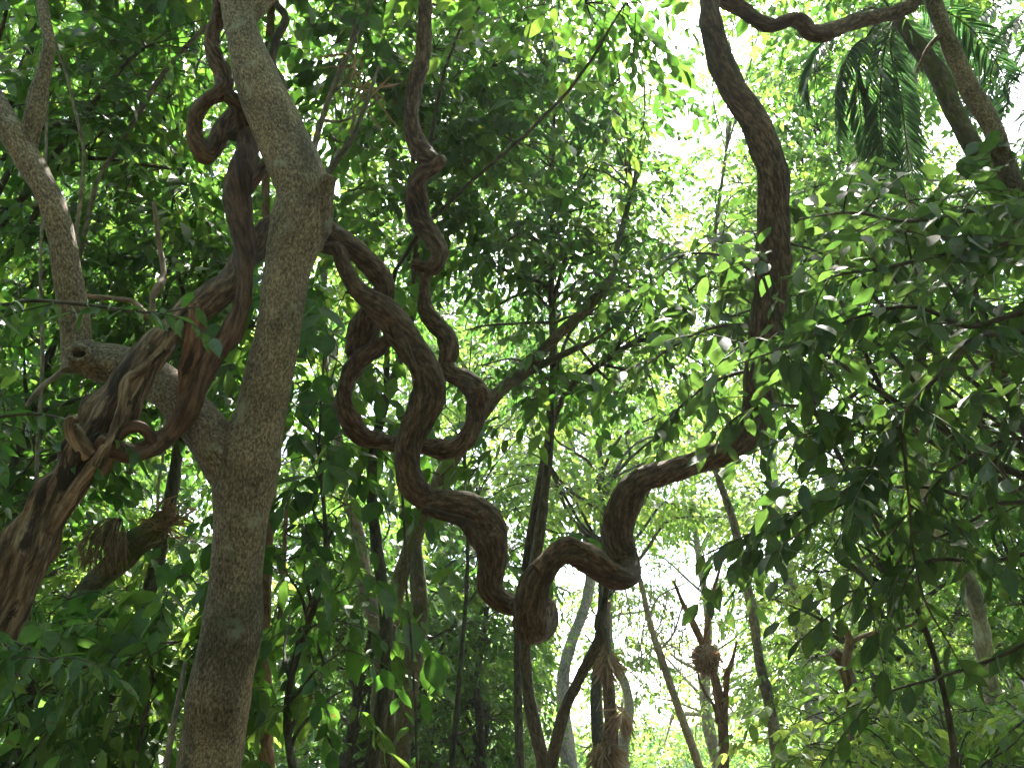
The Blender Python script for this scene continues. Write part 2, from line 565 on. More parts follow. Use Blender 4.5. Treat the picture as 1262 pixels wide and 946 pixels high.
def twigs(geo, A, B, sag, r0, mat=1, K=4):
    """thin three-sided twigs from A to B"""
    n = len(A)
    t = np.linspace(0, 1, K + 1)[None, :, None]
    C = A[:, None] * (1 - t) + B[:, None] * t + (sag[:, None, None] * (4 * t * (1 - t))) * Z
    d = norm(B - A)
    u = norm(np.cross(d, np.array([0.3, 0.2, 1.0])))
    w = np.cross(d, u)
    rr = (np.asarray(r0)[:, None] * (1 - 0.65 * t[0, :, 0][None]))[..., None]
    rings = [C + rr * (math.cos(a) * u[:, None] + math.sin(a) * w[:, None]) for a in (0, 2.094, 4.189)]
    V = np.stack(rings, 2)                         # n, K+1, 3, 3
    idx = np.arange(n)[:, None, None] * (K + 1) * 3
    i = np.arange(K)[None, :, None] * 3
    j = np.arange(3)[None, None, :]
    k = (j + 1) % 3
    F = np.stack([idx + i + j, idx + i + k, idx + i + 3 + k, idx + i + 3 + j], -1)
    geo.add(V.reshape(-1, 3), F.ravel(), np.full(n * K * 3, 4), mat)


def crown(rng, clumps, leafL=0.13, per=9, T=T_MID, droop=0.35, flat=0.35, twig=True, sprl=None, tilt=0.45, hang=0.3, wscale=1.2):
    """clumps: rows (x, y, z, radius, sprays); sprays of leaves along thin twigs"""
    g = Geo()
    S0, D, CC, CV = [], [], [], []
    for (x, y, z, rad, ns) in clumps:
        ns = int(ns)
        d = randdir(rng, ns, 0.45)
        rr = rng.uniform(0.15, 1.0, ns) ** 0.6 * rad
        off = d * rr[:, None] * [1, 1, 0.75]
        S0.append(np.array([x, y, z]) + off)
        D.append(norm(d + 0.7 * randdir(rng, ns, flat)))
        CC.append(np.repeat([[x, y, z]], ns, 0))
        CV.append(np.repeat([[rng.normal(0, .16), rng.uniform(.72, 1.3)]], ns, 0))
    S0, D, CC = np.concatenate(S0), np.concatenate(D), np.concatenate(CC)
    CV = np.concatenate(CV)
    n = len(S0)
    sl = (sprl or leafL * 3.0) * rng.uniform(0.6, 1.3, n)
    D[:, 2] = D[:, 2] * 0.5 - 0.12
    D = norm(D)
    t = np.linspace(0.12, 1.0, per)[None, :] + rng.uniform(-0.05, 0.05, (n, per))
    drp = droop * rng.uniform(0.3, 1.6, n)
    pos = S0[:, None] + D[:, None] * (sl[:, None] * t)[..., None] - Z * (drp[:, None] * sl[:, None] * t ** 2)[..., None]
    tan = norm(D[:, None] - Z * (2 * drp[:, None] * t)[..., None])
    side = norm(np.cross(tan, Z + 0.35 * rng.normal(size=(n, 1, 3))))
    sg = np.where(np.arange(per) % 2 == 0, 1.0, -1.0)[None, :] * np.ones((n, 1))
    ang = np.radians(rng.uniform(35, 70, (n, per)))
    ang[:, -1] *= 0.2
    ld = np.cos(ang)[..., None] * tan + (np.sin(ang) * sg)[..., None] * side - Z * (hang * rng.uniform(0, 2, (n, per)))[..., None]
    upv = Z + tilt * rng.normal(size=(n, per, 3))
    LL = leafL * rng.uniform(0.55, 1.25, (n, per))
    LL = LL * CV[:, 1:2]
    rnd = np.clip(CV[:, :1] + rng.normal(0.45, 0.18, (n, 1)) + rng.normal(0, 0.14, (n, per)), 0, 1)
    add_leaves(g, pos.reshape(-1, 3), ld.reshape(-1, 3), upv.reshape(-1, 3), LL.ravel(), T, rnd.ravel(), 0, wscale)
    if twig:
        end = S0 + D * sl[:, None] - Z * (drp * sl)[:, None]
        twigs(g, S0, end, drp * sl * 0.25, np.full(n, 0.0022 + leafL * 0.012), 1, 3)
        sel = rng.random(n) < 0.6
        twigs(g, CC[sel], S0[sel], np.linalg.norm(S0 - CC, axis=1)[sel] * 0.08, np.full(sel.sum(), 0.004 + leafL * 0.02), 1, 3)
    return g


def boxclumps(rng, boxes, leafL=.12, per=9):
    """boxes: rows (x0, y0, x1, y1, d0, d1, count, radius m, density): clump centres inside that part of the wood"""
    out = []
    for (x0, y0, x1, y1, d0, d1, n, rad, den) in boxes:
        k = (d0 + d1) / 2 / FPX
        area = ((x1 - x0) * k + rad) * ((y1 - y0) * k + rad)
        ns = max(3.0, LAI * den / 40.0 * area / (leafL ** 2 * .215) / per / n)
        nx = max(1, int(round(math.sqrt(n * (x1 - x0) / max(1, (y1 - y0))))))
        ny = max(1, int(math.ceil(n / nx)))
        for a in range(nx):
            for b in range(ny):
                x = x0 + (x1 - x0) * (a + rng.uniform(0.05, 0.95)) / nx
                y = y0 + (y1 - y0) * (b + rng.uniform(0.05, 0.95)) / ny
                p = P(x, y, rng.uniform(d0, d1))
                if p[2] < 0.3:
                    p[2] = rng.uniform(0.3, 0.8)
                out.append((*p, rad * rng.uniform(0.65, 1.3), ns * rng.uniform(0.6, 1.3)))
    return out


def trunk_with_limbs(geo, rng, base, clumps, r0, lean=0.0, S=10, bark_kw=None, minlimb=0.008, nmax=60):
    """a tapered trunk from the ground through the crown, a limb to every clump"""
    cl = np.array([c[:3] for c in clumps])
    top = np.array([cl[:, 0].mean() * .6 + base[0] * .4, cl[:, 1].mean() * .6 + base[1] * .4, cl[:, 2].max() * .97])
    n = 7
    pts = []
    for i in range(n):
        t = i / (n - 1)
        p = base * (1 - t) + top * t
        p = p + np.array([rng.normal(0, .05), rng.normal(0, .05), 0]) * (top[2] - base[2]) * 0.35 * math.sin(math.pi * t)
        p[2] = base[2] - 0.2 + (top[2] - base[2] + .2) * t
        pts.append([*p, max(r0 * (1.25 - 1.1 * t) if t > .08 else r0 * 1.5, r0 * .12)])
    kw = dict(rough=0.07, ridge=0.08)
    kw.update(bark_kw or {})
    tube(geo, pts, S=S, **kw)
    dense = catmull(pts, 60)
    order = rng.permutation(len(cl))[:nmax]
    for i in order:
        c = cl[i]
        hd = np.linalg.norm(dense[:, :2] - c[:2], axis=1)
        want = c[2] - 0.55 * hd.min() - 0.2
        k = int(np.argmin(np.abs(dense[:, 2] - max(want, base[2] + .3 * (top[2] - base[2])))))
        a = dense[k]
        dist = np.linalg.norm(c - a[:3])
        mid1 = a[:3] * .66 + c * .34 + rng.normal(0, .07, 3) * dist + Z * .06 * dist
        mid2 = a[:3] * .33 + c * .67 + rng.normal(0, .07, 3) * dist + Z * .08 * dist
        r1 = min(a[3] * .6, 0.012 + 0.012 * dist)
        tube(geo, [[*a[:3], r1 * 1.15], [*mid1, r1 * .8], [*mid2, r1 * .55], [*c, max(minlimb * .5, r1 * .3)]], S=6, rough=0.06, step=max(0.05, dist / 10))


def leafy(name, label, cat, gx, gd, boxes, r0, leafL, mat, seed, T=T_MID, group=None, barkm='dark', per=9, base=None, limbs=60, **kw):
    """a tree or bush: trunk with limbs + one crown mesh"""
    rng = np.random.default_rng(seed)
    cl = boxclumps(rng, boxes, leafL, per)
    if base is None:
        b = P(gx, PH / 2, gd)
        base = np.array([b[0], b[1], 0.0])
    t = Thing(name, label, cat, base, group)
    g = Geo()
    trunk_with_limbs(g, rng, np.asarray(base, float), cl, r0, nmax=limbs)
    t.part('trunk' if cat == 'tree' else 'stem', g, [M[barkm]])
    t.part('crown' if cat == 'tree' else 'foliage', crown(rng, cl, leafL, per, T, **kw), [M[mat], M['twig']])
    return t


def leafy_path(geo_w, geo_l, rng, rows, d, leafL, spacing, T=T_NEAR, side_n=0, hang=0.5, tilt=0.5, wscale=1.0):
    """a twig along a traced path with alternate leaves and a few side shoots"""
    path = np.array(pxpath(rows, d))
    tube(geo_w, path, S=6, rough=0.05, step=0.03, mat=0)
    c = catmull(path, 80)[:, :3]
    shoots = [c[10:]]
    for k in range(side_n):
        i = int(rng.integers(8, 72))
        tn = norm(c[min(i + 3, 79)] - c[i - 3])
        dd = norm(tn * .5 + randdir(rng, 1, .4)[0] - Z * .15)
        ll = rng.uniform(2.2, 5.0) * leafL
        tt = np.linspace(0, 1, 24)[:, None]
        q = c[i] + dd * ll * tt - Z * (.3 * ll * tt ** 2)
        tube(geo_w, [[*q[0], .004], [*q[8], .003], [*q[16], .0022], [*q[23], .0015]], S=5, rough=0, step=.03)
        shoots.append(q)
    for q in shoots:
        ln = np.linalg.norm(np.diff(q, axis=0), axis=1).sum()
        n = max(4, int(ln / spacing))
        ii = np.clip(((np.arange(n) + rng.uniform(.2, .8, n)) / n * (len(q) - 1)).astype(int), 1, len(q) - 2)
        ii[-1] = len(q) - 2
        pos = q[ii]
        tan = norm(q[ii + 1] - q[ii - 1])
        sgn = np.where(np.arange(n) % 2, 1., -1.)[:, None]
        sd2 = norm(np.cross(tan, Z + .5 * rng.normal(size=(n, 3))))
        ld = tan * .6 + sgn * sd2 * rng.uniform(.5, 1.1, (n, 1)) - Z * hang * rng.uniform(.2, 1.8, (n, 1))
        add_leaves(geo_l, pos, ld, Z + tilt * rng.normal(size=(n, 3)), leafL * rng.uniform(.65, 1.2, n), T, rng.uniform(0, 1, n), 0, wscale)


# ================================================================= setting
def ground():
    g = Geo()
    n = 121
    a = np.sign(np.linspace(-1, 1, n)) * np.abs(np.linspace(-1, 1, n)) ** 3 * 600
    X, Y = np.meshgrid(a, a + 8, indexing='ij')
    Zz = 0.12 * vnoise(np.stack([X * .35, Y * .35, X * 0], -1), 2) + 0.05 * vnoise(np.stack([X * 1.3, Y * 1.3, X * 0], -1), 4) - 0.05
    V = np.stack([X, Y, Zz], -1).reshape(-1, 3)
    i = np.arange(n - 1)[:, None] * n
    j = np.arange(n - 1)[None, :]
    F = np.stack([i + j, i + n + j, i + n + j + 1, i + j + 1], -1).ravel()
    g.add(V, F, np.full((n - 1) ** 2, 4))
    m, nt = new_mat("forest_soil")
    tc = N(nt, "ShaderNodeTexCoord")
    n1 = N(nt, "ShaderNodeTexNoise")
    n1.inputs["Scale"].default_value = 7
    n1.inputs["Detail"].default_value = 8
    nt.links.new(tc.outputs["Object"], n1.inputs["Vector"])
    r = ramp(nt, [(0.35, (0.05, 0.035, 0.02)), (0.5, (0.12, 0.085, 0.05)), (0.62, (0.09, 0.10, 0.04)), (0.75, (0.2, 0.15, 0.09))])
    nt.links.new(n1.outputs[0], r.inputs[0])
    b = N(nt, "ShaderNodeBsdfPrincipled")
    b.inputs["Roughness"].default_value = 0.95
    nt.links.new(r.outputs[0], b.inputs["Base Color"])
    o = N(nt, "ShaderNodeOutputMaterial")
    nt.links.new(b.outputs[0], o.inputs[0])
    tag(g.build("ground", [m], (0, 0, 0)), kind='structure')


ground()

# ================================================================= the forked tree
base = P(246, 1300, 4.25) * [1, 1, 0]
ft = Thing("forked_tree", "thick speckled trunk forking into a sawn left limb, vines threaded through its fork", "tree", base)
g = Geo()
rows = pxpath([(257, 946, 42, 4.3), (269, 860, 39, 4.33), (285, 780, 36, 4.37), (292, 700, 34.5, 4.42), (299, 626, 36, 4.46), (307, 570, 37, 4.49),
               (321, 510, 31, 4.52), (332, 460, 28.5, 4.54), (343, 411, 27, 4.56), (352, 350, 28, 4.6), (360, 310, 31, 4.63), (372, 262, 33, 4.66),
               (373, 230, 31, 4.68), (347, 169, 30, 4.75), (318, 101, 27, 4.83), (302, 50, 23, 4.9), (291, 0, 21, 5.0), (283, -80, 19, 5.15), (292, -200, 15, 5.4), (310, -330, 9, 5.7)])
rows = to_ground(rows, (-.12, -.03), 1.25)
tube(g, rows, S=40, rough=0.045, ridge=0.03, step=0.03)
# boughs above the picture
rng = np.random.default_rng(11)
fcl = boxclumps(rng, [(60, -330, 640, -70, 5.4, 7.4, 14, .55, 24), (250, -520, 700, -300, 6.5, 8.5, 10, .6, 20)], .14)
dense = catmull(rows, 80)
for c in fcl:
    a = dense[int(rng.integers(66, 79))]
    q = np.array(c[:3])
    m1 = (a[:3] * .6 + q * .4) + rng.normal(0, .12, 3) + Z * .15
    tube(g, [[*a[:3], a[3] * .55], [*m1, a[3] * .35], [*q, .012]], S=8)
ft.part("trunk", g, [M['trunk']])
g = Geo()
tube(g, pxpath([(304, 610, 24, 4.5), (282, 572, 29, 4.5), (255, 533, 27, 4.55), (228, 500, 26, 4.62), (203, 476, 25, 4.66), (162, 455, 24, 4.7), (125, 446, 23, 4.7), (108, 441, 21, 4.69), (96, 437, 18, 4.67), (88, 435, 13, 4.66)]),
     S=32, rough=0.05, ridge=0.04, step=0.03, knob=.15)
limb = ft.part("limb", g, [M['trunk']], "thick left limb ending in a sawn hollow stump")
# hollow in the sawn end: a rim of callus round a plug painted as dark as a hole's shade
g = Geo()
tdir = norm(P(84, 428, 4.44) - P(102, 437, 4.62))
c0 = P(97, 436, 4.535)
u = norm(np.cross(tdir, Z)); w = np.cross(u, tdir)
rim = [[*(c0 + (u * math.cos(a) * 1.15 + w * math.sin(a) * .8) * .040), .016] for a in np.linspace(0, 2 * math.pi, 17)]
tube(g, rim, S=10, rough=.15, step=.008, cap=False)
hol = ft.part("stump_rim", g, [M['trunk']], None, limb)
g = Geo()
tube(g, [[*(c0 - tdir * .05), .032], [*(c0 - tdir * .01), .034], [*(c0 - tdir * .004), .03]], S=16, rough=.1)
ft.part("hollow", g, [M['wood']], "hole in the sawn limb, its shade painted on a dark plug", limb)
g = Geo()
tube(g, pxpath([(98, 455, 20, 4.76), (94, 421, 17, 4.78), (90, 378, 18.5, 4.8), (81, 327, 17, 4.82), (75, 290, 17, 4.84), (61, 243, 16, 4.88), (32, 193, 16, 4.95), (7, 149, 14.5, 5.0), (-20, 95, 13, 5.1), (-40, 20, 11, 5.2), (-50, -80, 8, 5.4)]), S=26, rough=.06, ridge=.03, step=.03)
br = ft.part("branch", g, [M['trunk']], "mottled upright branch rising behind the sawn limb")
g = Geo()
tube(g, pxpath([(35, 180, 11, 4.97), (42, 145, 12, 5.0), (47, 115, 11, 5.03), (54, 90, 9, 5.06), (60, 50, 7, 5.1), (52, 0, 6, 5.2), (60, -60, 4, 5.3)]), S=16, step=.03)
ft.part("side_branch", g, [M['trunk']], None, br)
g = Geo()
tube(g, pxpath([(376, 300, 22, 4.66), (388, 270, 19, 4.64), (397, 246, 14, 4.62), (402, 230, 11, 4.61), (405, 221, 10, 4.6), (406, 217, 8, 4.6)]), S=26, rough=.16, ridge=.2, step=.008)
ft.part("broken_stub", g, [M['trunk']], "short snapped stub on the right of the trunk")
ft.part("crown", crown(np.random.default_rng(5), fcl, .14, 9, T_MID), [M['leaf_dark'], M['twig']])

# ================================================================= the great twisted liana
lb = P(-60, 1400, 3.8) * [1, 1, 0]
tl = Thing("twisted_liana", "huge brown liana snaking from gnarled lower left stem through wavy loops to upper right", "liana", lb)
g = Geo()
rows = pxpath([(-140, 930, 42, 3.85), (-45, 808, 39, 3.95), (0, 747, 37, 4.0), (30, 692, 33, 4.04), (58, 632, 29, 4.1), (85, 590, 28, 4.15), (112, 545, 29, 4.2), (142, 495, 25, 4.26), (166, 460, 23, 4.32), (189, 428, 20, 4.37), (213, 402, 17, 4.42), (240, 382, 17, 4.47)])
rows = [[a, b, c, r * .9] for a, b, c, r in rows]
rows = to_ground(rows, (-.25, 0), 1.2)
tube(g, rows, S=60, lob=.14, nl=3, twist=1.2, rough=.26, ridge=.26, step=.013, knob=.5)
st = tl.part("gnarled_stem", g, [M['gnarl']], "cracked gnarled foot of the liana with grey patches")
g = Geo()
tube(g, pxpath([(112, 560, 12, 4.12), (98, 545, 11, 4.1), (90, 530, 10, 4.09), (88, 520, 8, 4.09), (93, 514, 5, 4.09)]), S=18, lob=.15, rough=.2, ridge=.25, step=.01)
tl.part("broken_stub", g, [M['gnarl']], None, st)
g = Geo()
for rr in ([(118, 575, 7, 4.07), (140, 535, 7, 4.13), (150, 500, 6, 4.17), (155, 470, 7, 4.22), (178, 452, 6, 4.27), (200, 430, 5, 4.33)],
           [(60, 655, 9, 4.02), (95, 600, 8, 4.06), (125, 560, 8, 4.09), (133, 545, 6, 4.12)],
           [(175, 465, 9, 4.3), (182, 447, 10, 4.31), (200, 418, 8, 4.36), (222, 395, 7, 4.41)]):
    g = Geo()
    tube(g, pxpath(rr), S=18, rough=.12, ridge=.2, step=.012)
    tl.part("root_strand", g, [M['gnarl']], None, st)
g = Geo()
tube(g, pxpath([(214, 400, 15, 4.44), (240, 382, 18, 4.48), (262, 366, 18, 4.52), (281, 352, 18, 4.6), (297, 326, 18, 4.72), (315, 306, 17, 4.84), (333, 283, 15, 4.95), (352, 276, 13, 5.05), (378, 286, 11, 5.1), (400, 304, 10, 5.06),
                (418, 308, 10, 5.0), (425, 331, 11, 4.97), (441, 357, 12, 4.95), (464, 375, 15, 4.93), (485, 397, 18, 4.92), (502, 424, 18, 4.92), (522, 450, 18.5, 4.92), (529, 480, 19.5, 4.92),
                (519, 510, 17.5, 4.9), (506, 540, 17, 4.88), (502, 570, 17.5, 4.88), (508, 598, 18, 4.9), (527, 614, 16, 4.93), (553, 618, 15, 4.95), (580, 624, 17.5, 4.98), (601, 644, 19, 5.0), (610, 672, 17, 5.0), (605, 703, 16, 5.0),
                (603, 723, 16, 5.0), (618, 740, 14.5, 5.03), (640, 746, 15, 5.12), (661, 744, 17, 5.24), (671, 755, 17, 5.25), (667, 773, 16, 5.12), (655, 773, 20, 4.97), (653, 757, 20, 4.9), (655, 738, 19, 4.86),
                (662, 713, 17.5, 4.86), (680, 690, 15.5, 4.88), (701, 680, 15.5, 4.9), (724, 688, 17, 4.92), (744, 703, 17, 4.94), (764, 712, 15.5, 4.97), (776, 708, 13, 5.05), (774, 694, 14, 5.16), (763, 668, 18, 5.2), (764, 638, 19.5, 5.2),
                (773, 611, 19, 5.18), (791, 592, 16.5, 5.15), (819, 582, 16.5, 5.12), (846, 574, 17, 5.1), (873, 564, 17.5, 5.1), (906, 552, 17.5, 5.1), (927, 526, 17.5, 5.1), (935, 494, 16.5, 5.1), (936, 450, 16.5, 5.1), (943, 405, 17.5, 5.1),
                (950, 355, 20.5, 5.1), (952, 305, 21, 5.1), (953, 262, 20.5, 5.1), (953, 228, 21, 5.1), (948, 196, 20, 5.12), (931, 151, 19, 5.15), (904, 112, 16, 5.2), (887, 70, 15, 5.25), (876, 28, 14, 5.3), (876, -10, 13, 5.35), (884, -80, 12, 5.45), (905, -190, 10, 5.6), (915, -330, 8, 5.8)]),
     S=40, lob=.2, nl=2, twist=2.0, rough=.11, ridge=.06, step=.016, knob=.15, fade=(.6, .72))
tl.part("main_stem", g, [M['liana']])
g = Geo()
tube(g, pxpath([(350, 268, 10, 5.1), (380, 276, 12, 5.1), (408, 286, 12, 5.06), (438, 308, 12.5, 5.07), (462, 333, 13.5, 5.09), (473, 355, 13.5, 5.1), (461, 382, 15, 5.12), (448, 408, 18, 5.1), (439, 426, 14, 5.08), (430, 438, 8, 5.07)]),
     S=30, lob=.18, nl=2, twist=3, rough=.1, ridge=.14, step=.018)
tl.part("side_strand", g, [M['liana']], "short thick strand twined with the main stem, ending in a dark knob")
g = Geo()
for rr in ([(520, 628, 6, 4.85), (548, 636, 7, 4.88), (573, 646, 8, 4.9), (590, 672, 8, 4.9), (600, 700, 6, 4.92), (601, 718, 4, 4.93)],
           [(486, 400, 6, 4.84), (504, 440, 7, 4.83), (514, 470, 6, 4.83), (512, 505, 6, 4.8), (498, 545, 5, 4.8)],
           [(660, 700, 6, 4.8), (684, 674, 7, 4.86), (706, 668, 6, 4.88), (735, 684, 5, 4.86), (760, 700, 4, 4.88)]):
    g = Geo()
    tube(g, pxpath(rr), S=16, rough=.12, ridge=.12, step=.015)
    tl.part("ridge_strand", g, [M['liana']])

# reddish vine on the left of the forked tree
rl = Thing("reddish_vine", "reddish peeling vine beside the forked trunk, hooking under the sawn limb to the left", "liana", P(139, 548, 4.2))
g = Geo()
tube(g, pxpath([(318, 60, 8, 5.05), (312, 110, 10, 5.05), (308, 150, 12, 5.02), (305, 181, 14, 4.95), (297, 216, 16, 4.82), (294, 254, 16, 4.76), (300, 300, 13, 4.68), (301, 335, 10.5, 4.6), (297, 378, 10.5, 4.52), (284, 411, 13, 4.47), (264, 436, 13.5, 4.44), (248, 466, 13, 4.41), (234, 499, 13.5, 4.38), (216, 526, 12.5, 4.36), (190, 549, 11.5, 4.3), (163, 558, 11, 4.22), (138, 552, 11, 4.14), (122, 540, 9, 4.12)]),
     S=32, lob=.2, nl=3, twist=3.2, rough=.1, ridge=.22, step=.014)
s1 = rl.part("stem", g, [M['red']])
g = Geo()
tube(g, pxpath([(238, 382, 14, 4.46), (240, 400, 14, 4.43), (238, 425, 14, 4.42), (236, 452, 14, 4.43), (230, 480, 11, 4.41), (226, 505, 9, 4.42), (212, 528, 7, 4.44)]), S=28, lob=.15, nl=3, twist=-3, rough=.1, ridge=.2, step=.014)
rl.part("strand", g, [M['red']])
g = Geo()
tube(g, pxpath([(130, 556, 7, 4.16), (140, 540, 8, 4.18), (155, 528, 8, 4.2), (172, 526, 8, 4.22), (183, 534, 8, 4.25), (189, 545, 6, 4.27)]), S=18, rough=.12, ridge=.15, step=.012)
rl.part("hook", g, [M['red']])
g = Geo()
tube(g, pxpath([(302, 240, 6, 4.78), (314, 225, 6, 4.8), (325, 208, 7, 4.85), (338, 202, 7, 4.92)]), S=14, rough=.12, step=.012)
rl.part("fork", g, [M['red']])

# looped vine hanging by the trunk, upper left
ll = Thing("looped_vine", "dark vine coiled into a hanging oval loop left of the upper trunk", "liana", P(256, 196, 4.95))
g = Geo()
tube(g, pxpath([(250, -120, 7, 5.1), (262, -40, 7, 5.1), (270, 10, 8, 5.05), (262, 45, 9, 5.02), (264, 68, 10, 5.0), (275, 92, 11, 4.98), (274, 112, 11, 4.94), (258, 122, 9, 4.9), (243, 138, 9, 4.88), (239, 162, 10, 4.88), (245, 184, 11, 4.88), (255, 192, 11, 4.92), (266, 176, 11.5, 4.98), (275, 155, 11, 5.05), (288, 138, 9, 5.1)]),
     S=26, lob=.1, twist=3, rough=.08, ridge=.1, step=.015)
ll.part("stem", g, [M['liana']])
g = Geo()
tube(g, pxpath([(272, 112, 8, 4.94), (286, 122, 9, 4.93), (297, 136, 9, 4.95), (300, 152, 9, 4.97), (294, 164, 9, 5.0), (283, 166, 7, 5.03), (276, 158, 5, 5.05)]), S=20, lob=.1, twist=3, rough=.08, step=.015)
ll.part("coil", g, [M['liana']])

# corkscrew liana dropping into the ring
cl_ = Thing("corkscrew_liana", "slim zigzag liana dropping from the canopy and closing a ring round the main stem", "liana", P(491, 548, 5.1))
g = Geo()
tube(g, pxpath([(530, -160, 7, 5.7), (527, -60, 8, 5.6), (525, 0, 8.5, 5.5), (523, 34, 8.5, 5.45), (522, 68, 9, 5.4), (513, 98, 10, 5.35), (507, 128, 10, 5.3), (508, 159, 11.5, 5.28), (517, 184, 11, 5.25), (534, 199, 10, 5.2), (535, 206, 9, 5.18), (520, 215, 10, 5.2), (513, 238, 12.5, 5.25), (517, 268, 13, 5.26), (533, 293, 12, 5.22), (541, 310, 12, 5.2), (538, 324, 9, 5.18), (526, 335, 8, 5.18), (523, 352, 7.5, 5.18),
                (524, 378, 10, 5.18), (536, 399, 11, 5.16), (550, 414, 10, 5.13), (553, 432, 10.5, 5.11), (549, 447, 9, 5.1), (556, 460, 11, 5.09), (575, 469, 13, 5.08), (589, 489, 13, 5.06), (588, 514, 12.5, 5.05), (576, 538, 12.5, 5.03), (560, 552, 12, 5.02), (540, 553, 12, 5.05), (515, 549, 10.5, 5.1), (491, 548, 9.5, 5.1), (467, 544, 10, 5.06), (442, 534, 12, 5.02), (426, 505, 12.5, 5.0), (427, 472, 11, 5.0), (443, 444, 10, 5.0), (466, 428, 9.5, 5.02), (480, 418, 8, 5.05)]),
     S=30, lob=.2, nl=2, twist=3, rough=.14, ridge=.08, step=.014, knob=.45)
cl_.part("stem", g, [M['liana']])
for rr in ([(536, 204, 8, 5.16), (544, 198, 8, 5.13), (547, 196, 6, 5.12)], [(524, 330, 8, 5.17), (513, 327, 8, 5.15), (507, 325, 7, 5.14)], [(590, 478, 7, 5.0), (597, 484, 8, 4.99), (598, 494, 6, 4.99)]):
    g = Geo()
    tube(g, pxpath(rr), S=14, rough=.15, step=.01)
    cl_.part("knob", g, [M['liana']])

tr = Thing("canopy_liana", "dark sagging liana crossing the upper right corner between big stem and leaning trunks", "liana", P(999, 39, 5.6))
g = Geo()
tube(g, pxpath([(850, -60, 9, 5.6), (878, -15, 9.5, 5.6), (897, 2, 9.5, 5.6), (918, 14, 10, 5.6), (936, 27, 10, 5.6), (955, 31, 9, 5.6), (975, 24, 9, 5.6), (989, 28, 10, 5.6), (998, 40, 11, 5.6), (1020, 40, 10.5, 5.65), (1048, 29, 9, 5.75), (1079, 21, 9, 5.85), (1105, 15, 9, 5.95), (1122, 6, 8, 6.0), (1140, -20, 7, 6.1), (1180, -100, 6, 6.2)]), S=24, lob=.12, twist=3, rough=.12, ridge=.1, step=.015, knob=.3)
tr.part("stem", g, [M['liana']])

hv = Geo()
tube(hv, pxpath([(492, 560, 1.6, 5.2), (496, 611, 1.6, 5.2), (499, 670, 1.5, 5.2), (501, 723, 1.6, 5.2), (506, 780, 1.6, 5.2), (510, 840, 1.6, 5.2), (512, 880, 1.7, 5.2), (514, 946, 1.7, 5.2), (517, 1050, 1.7, 5.2)]), S=6, step=.05)
o = hv.build("hanging_vine", [M['dark']], P(496, 611, 5.2))
tag(o, "thin straight cord of vine hanging below the ring loop", "vine")
hv = Geo()
tube(hv, pxpath([(330, -40, 4, 5.2), (338, 0, 4.5, 5.2), (352, 22, 5, 5.2), (341, 48, 5, 5.18), (336, 78, 5, 5.18), (346, 98, 5, 5.18), (350, 112, 4.5, 5.18), (345, 126, 4, 5.15)]), S=12, rough=.1, step=.02)
tag(hv.build("wavy_vine", [M['dark']], P(345, 126, 5.15)), "thin dark wavy vine clinging right of the upper trunk", "vine")

# ================================================================= stems and trees of the middle distance
def poletree(name, label, stems, base, mat, clump_boxes=None, leaf=None, leafL=.1, seed=1, parts=None, group=None, T=T_FAR, S=16, tops=None, cat="tree", nlimb=40, **kw):
    """a traced tree: stems are (part name, rows, to ground?, label)"""
    t = Thing(name, label, cat, base, group)
    first = None
    for i, st_ in enumerate(stems):
        pn, rows_, gr = st_[:3]
        w = [[a, b, c, r * kw.get('slim', 1)] for a, b, c, r in pxpath(rows_)]
        if gr:
            w = to_ground(w, gr if isinstance(gr, tuple) else (0, 0), 1.2)
        g = Geo()
        tube(g, w, S=S if i == 0 or w[0][3] > .03 else 8, rough=.07, ridge=.06, step=max(.03, w[0][3] * .6), lob=kw.get('lob', 0), twist=1)
        if i == 0:
            first = catmull(w, 60)
        if i == 0 and clump_boxes:
            rng_ = np.random.default_rng(seed)
            cl = boxclumps(rng_, clump_boxes, leafL, kw.get('per', 9))
            lo = kw.get('lo', .5)
            for c in cl[:]:
                if rng_.random() > kw.get('limbp', 1.0):
                    continue
                q = np.array(c[:3])
                hd = np.linalg.norm(first[:, :2] - q[:2], axis=1)
                k = max(int(60 * lo), int(np.argmin(np.abs(first[:, 2] - (q[2] - .45 * hd)))))
                k = min(k, 58)
                a = first[k]
                dist = np.linalg.norm(q - a[:3])
                r1 = min(a[3] * .55, .01 + .008 * dist)
                m1 = a[:3] * .6 + q * .4 + rng_.normal(0, .06, 3) * dist + Z * .05 * dist
                tube(g, [[*a[:3], r1], [*m1, r1 * .7], [*q, r1 * .35]], S=6, rough=.05, step=max(.06, dist / 9))
        t.part(pn, g, [M[mat]], st_[3] if len(st_) > 3 else None)
    if clump_boxes:
        t.part("crown", crown(np.random.default_rng(seed + 1), cl, leafL, kw.get('per', 9), T, droop=kw.get('droop', .35), hang=kw.get('hang', .3)), [M[leaf], M['twig']])
    return t


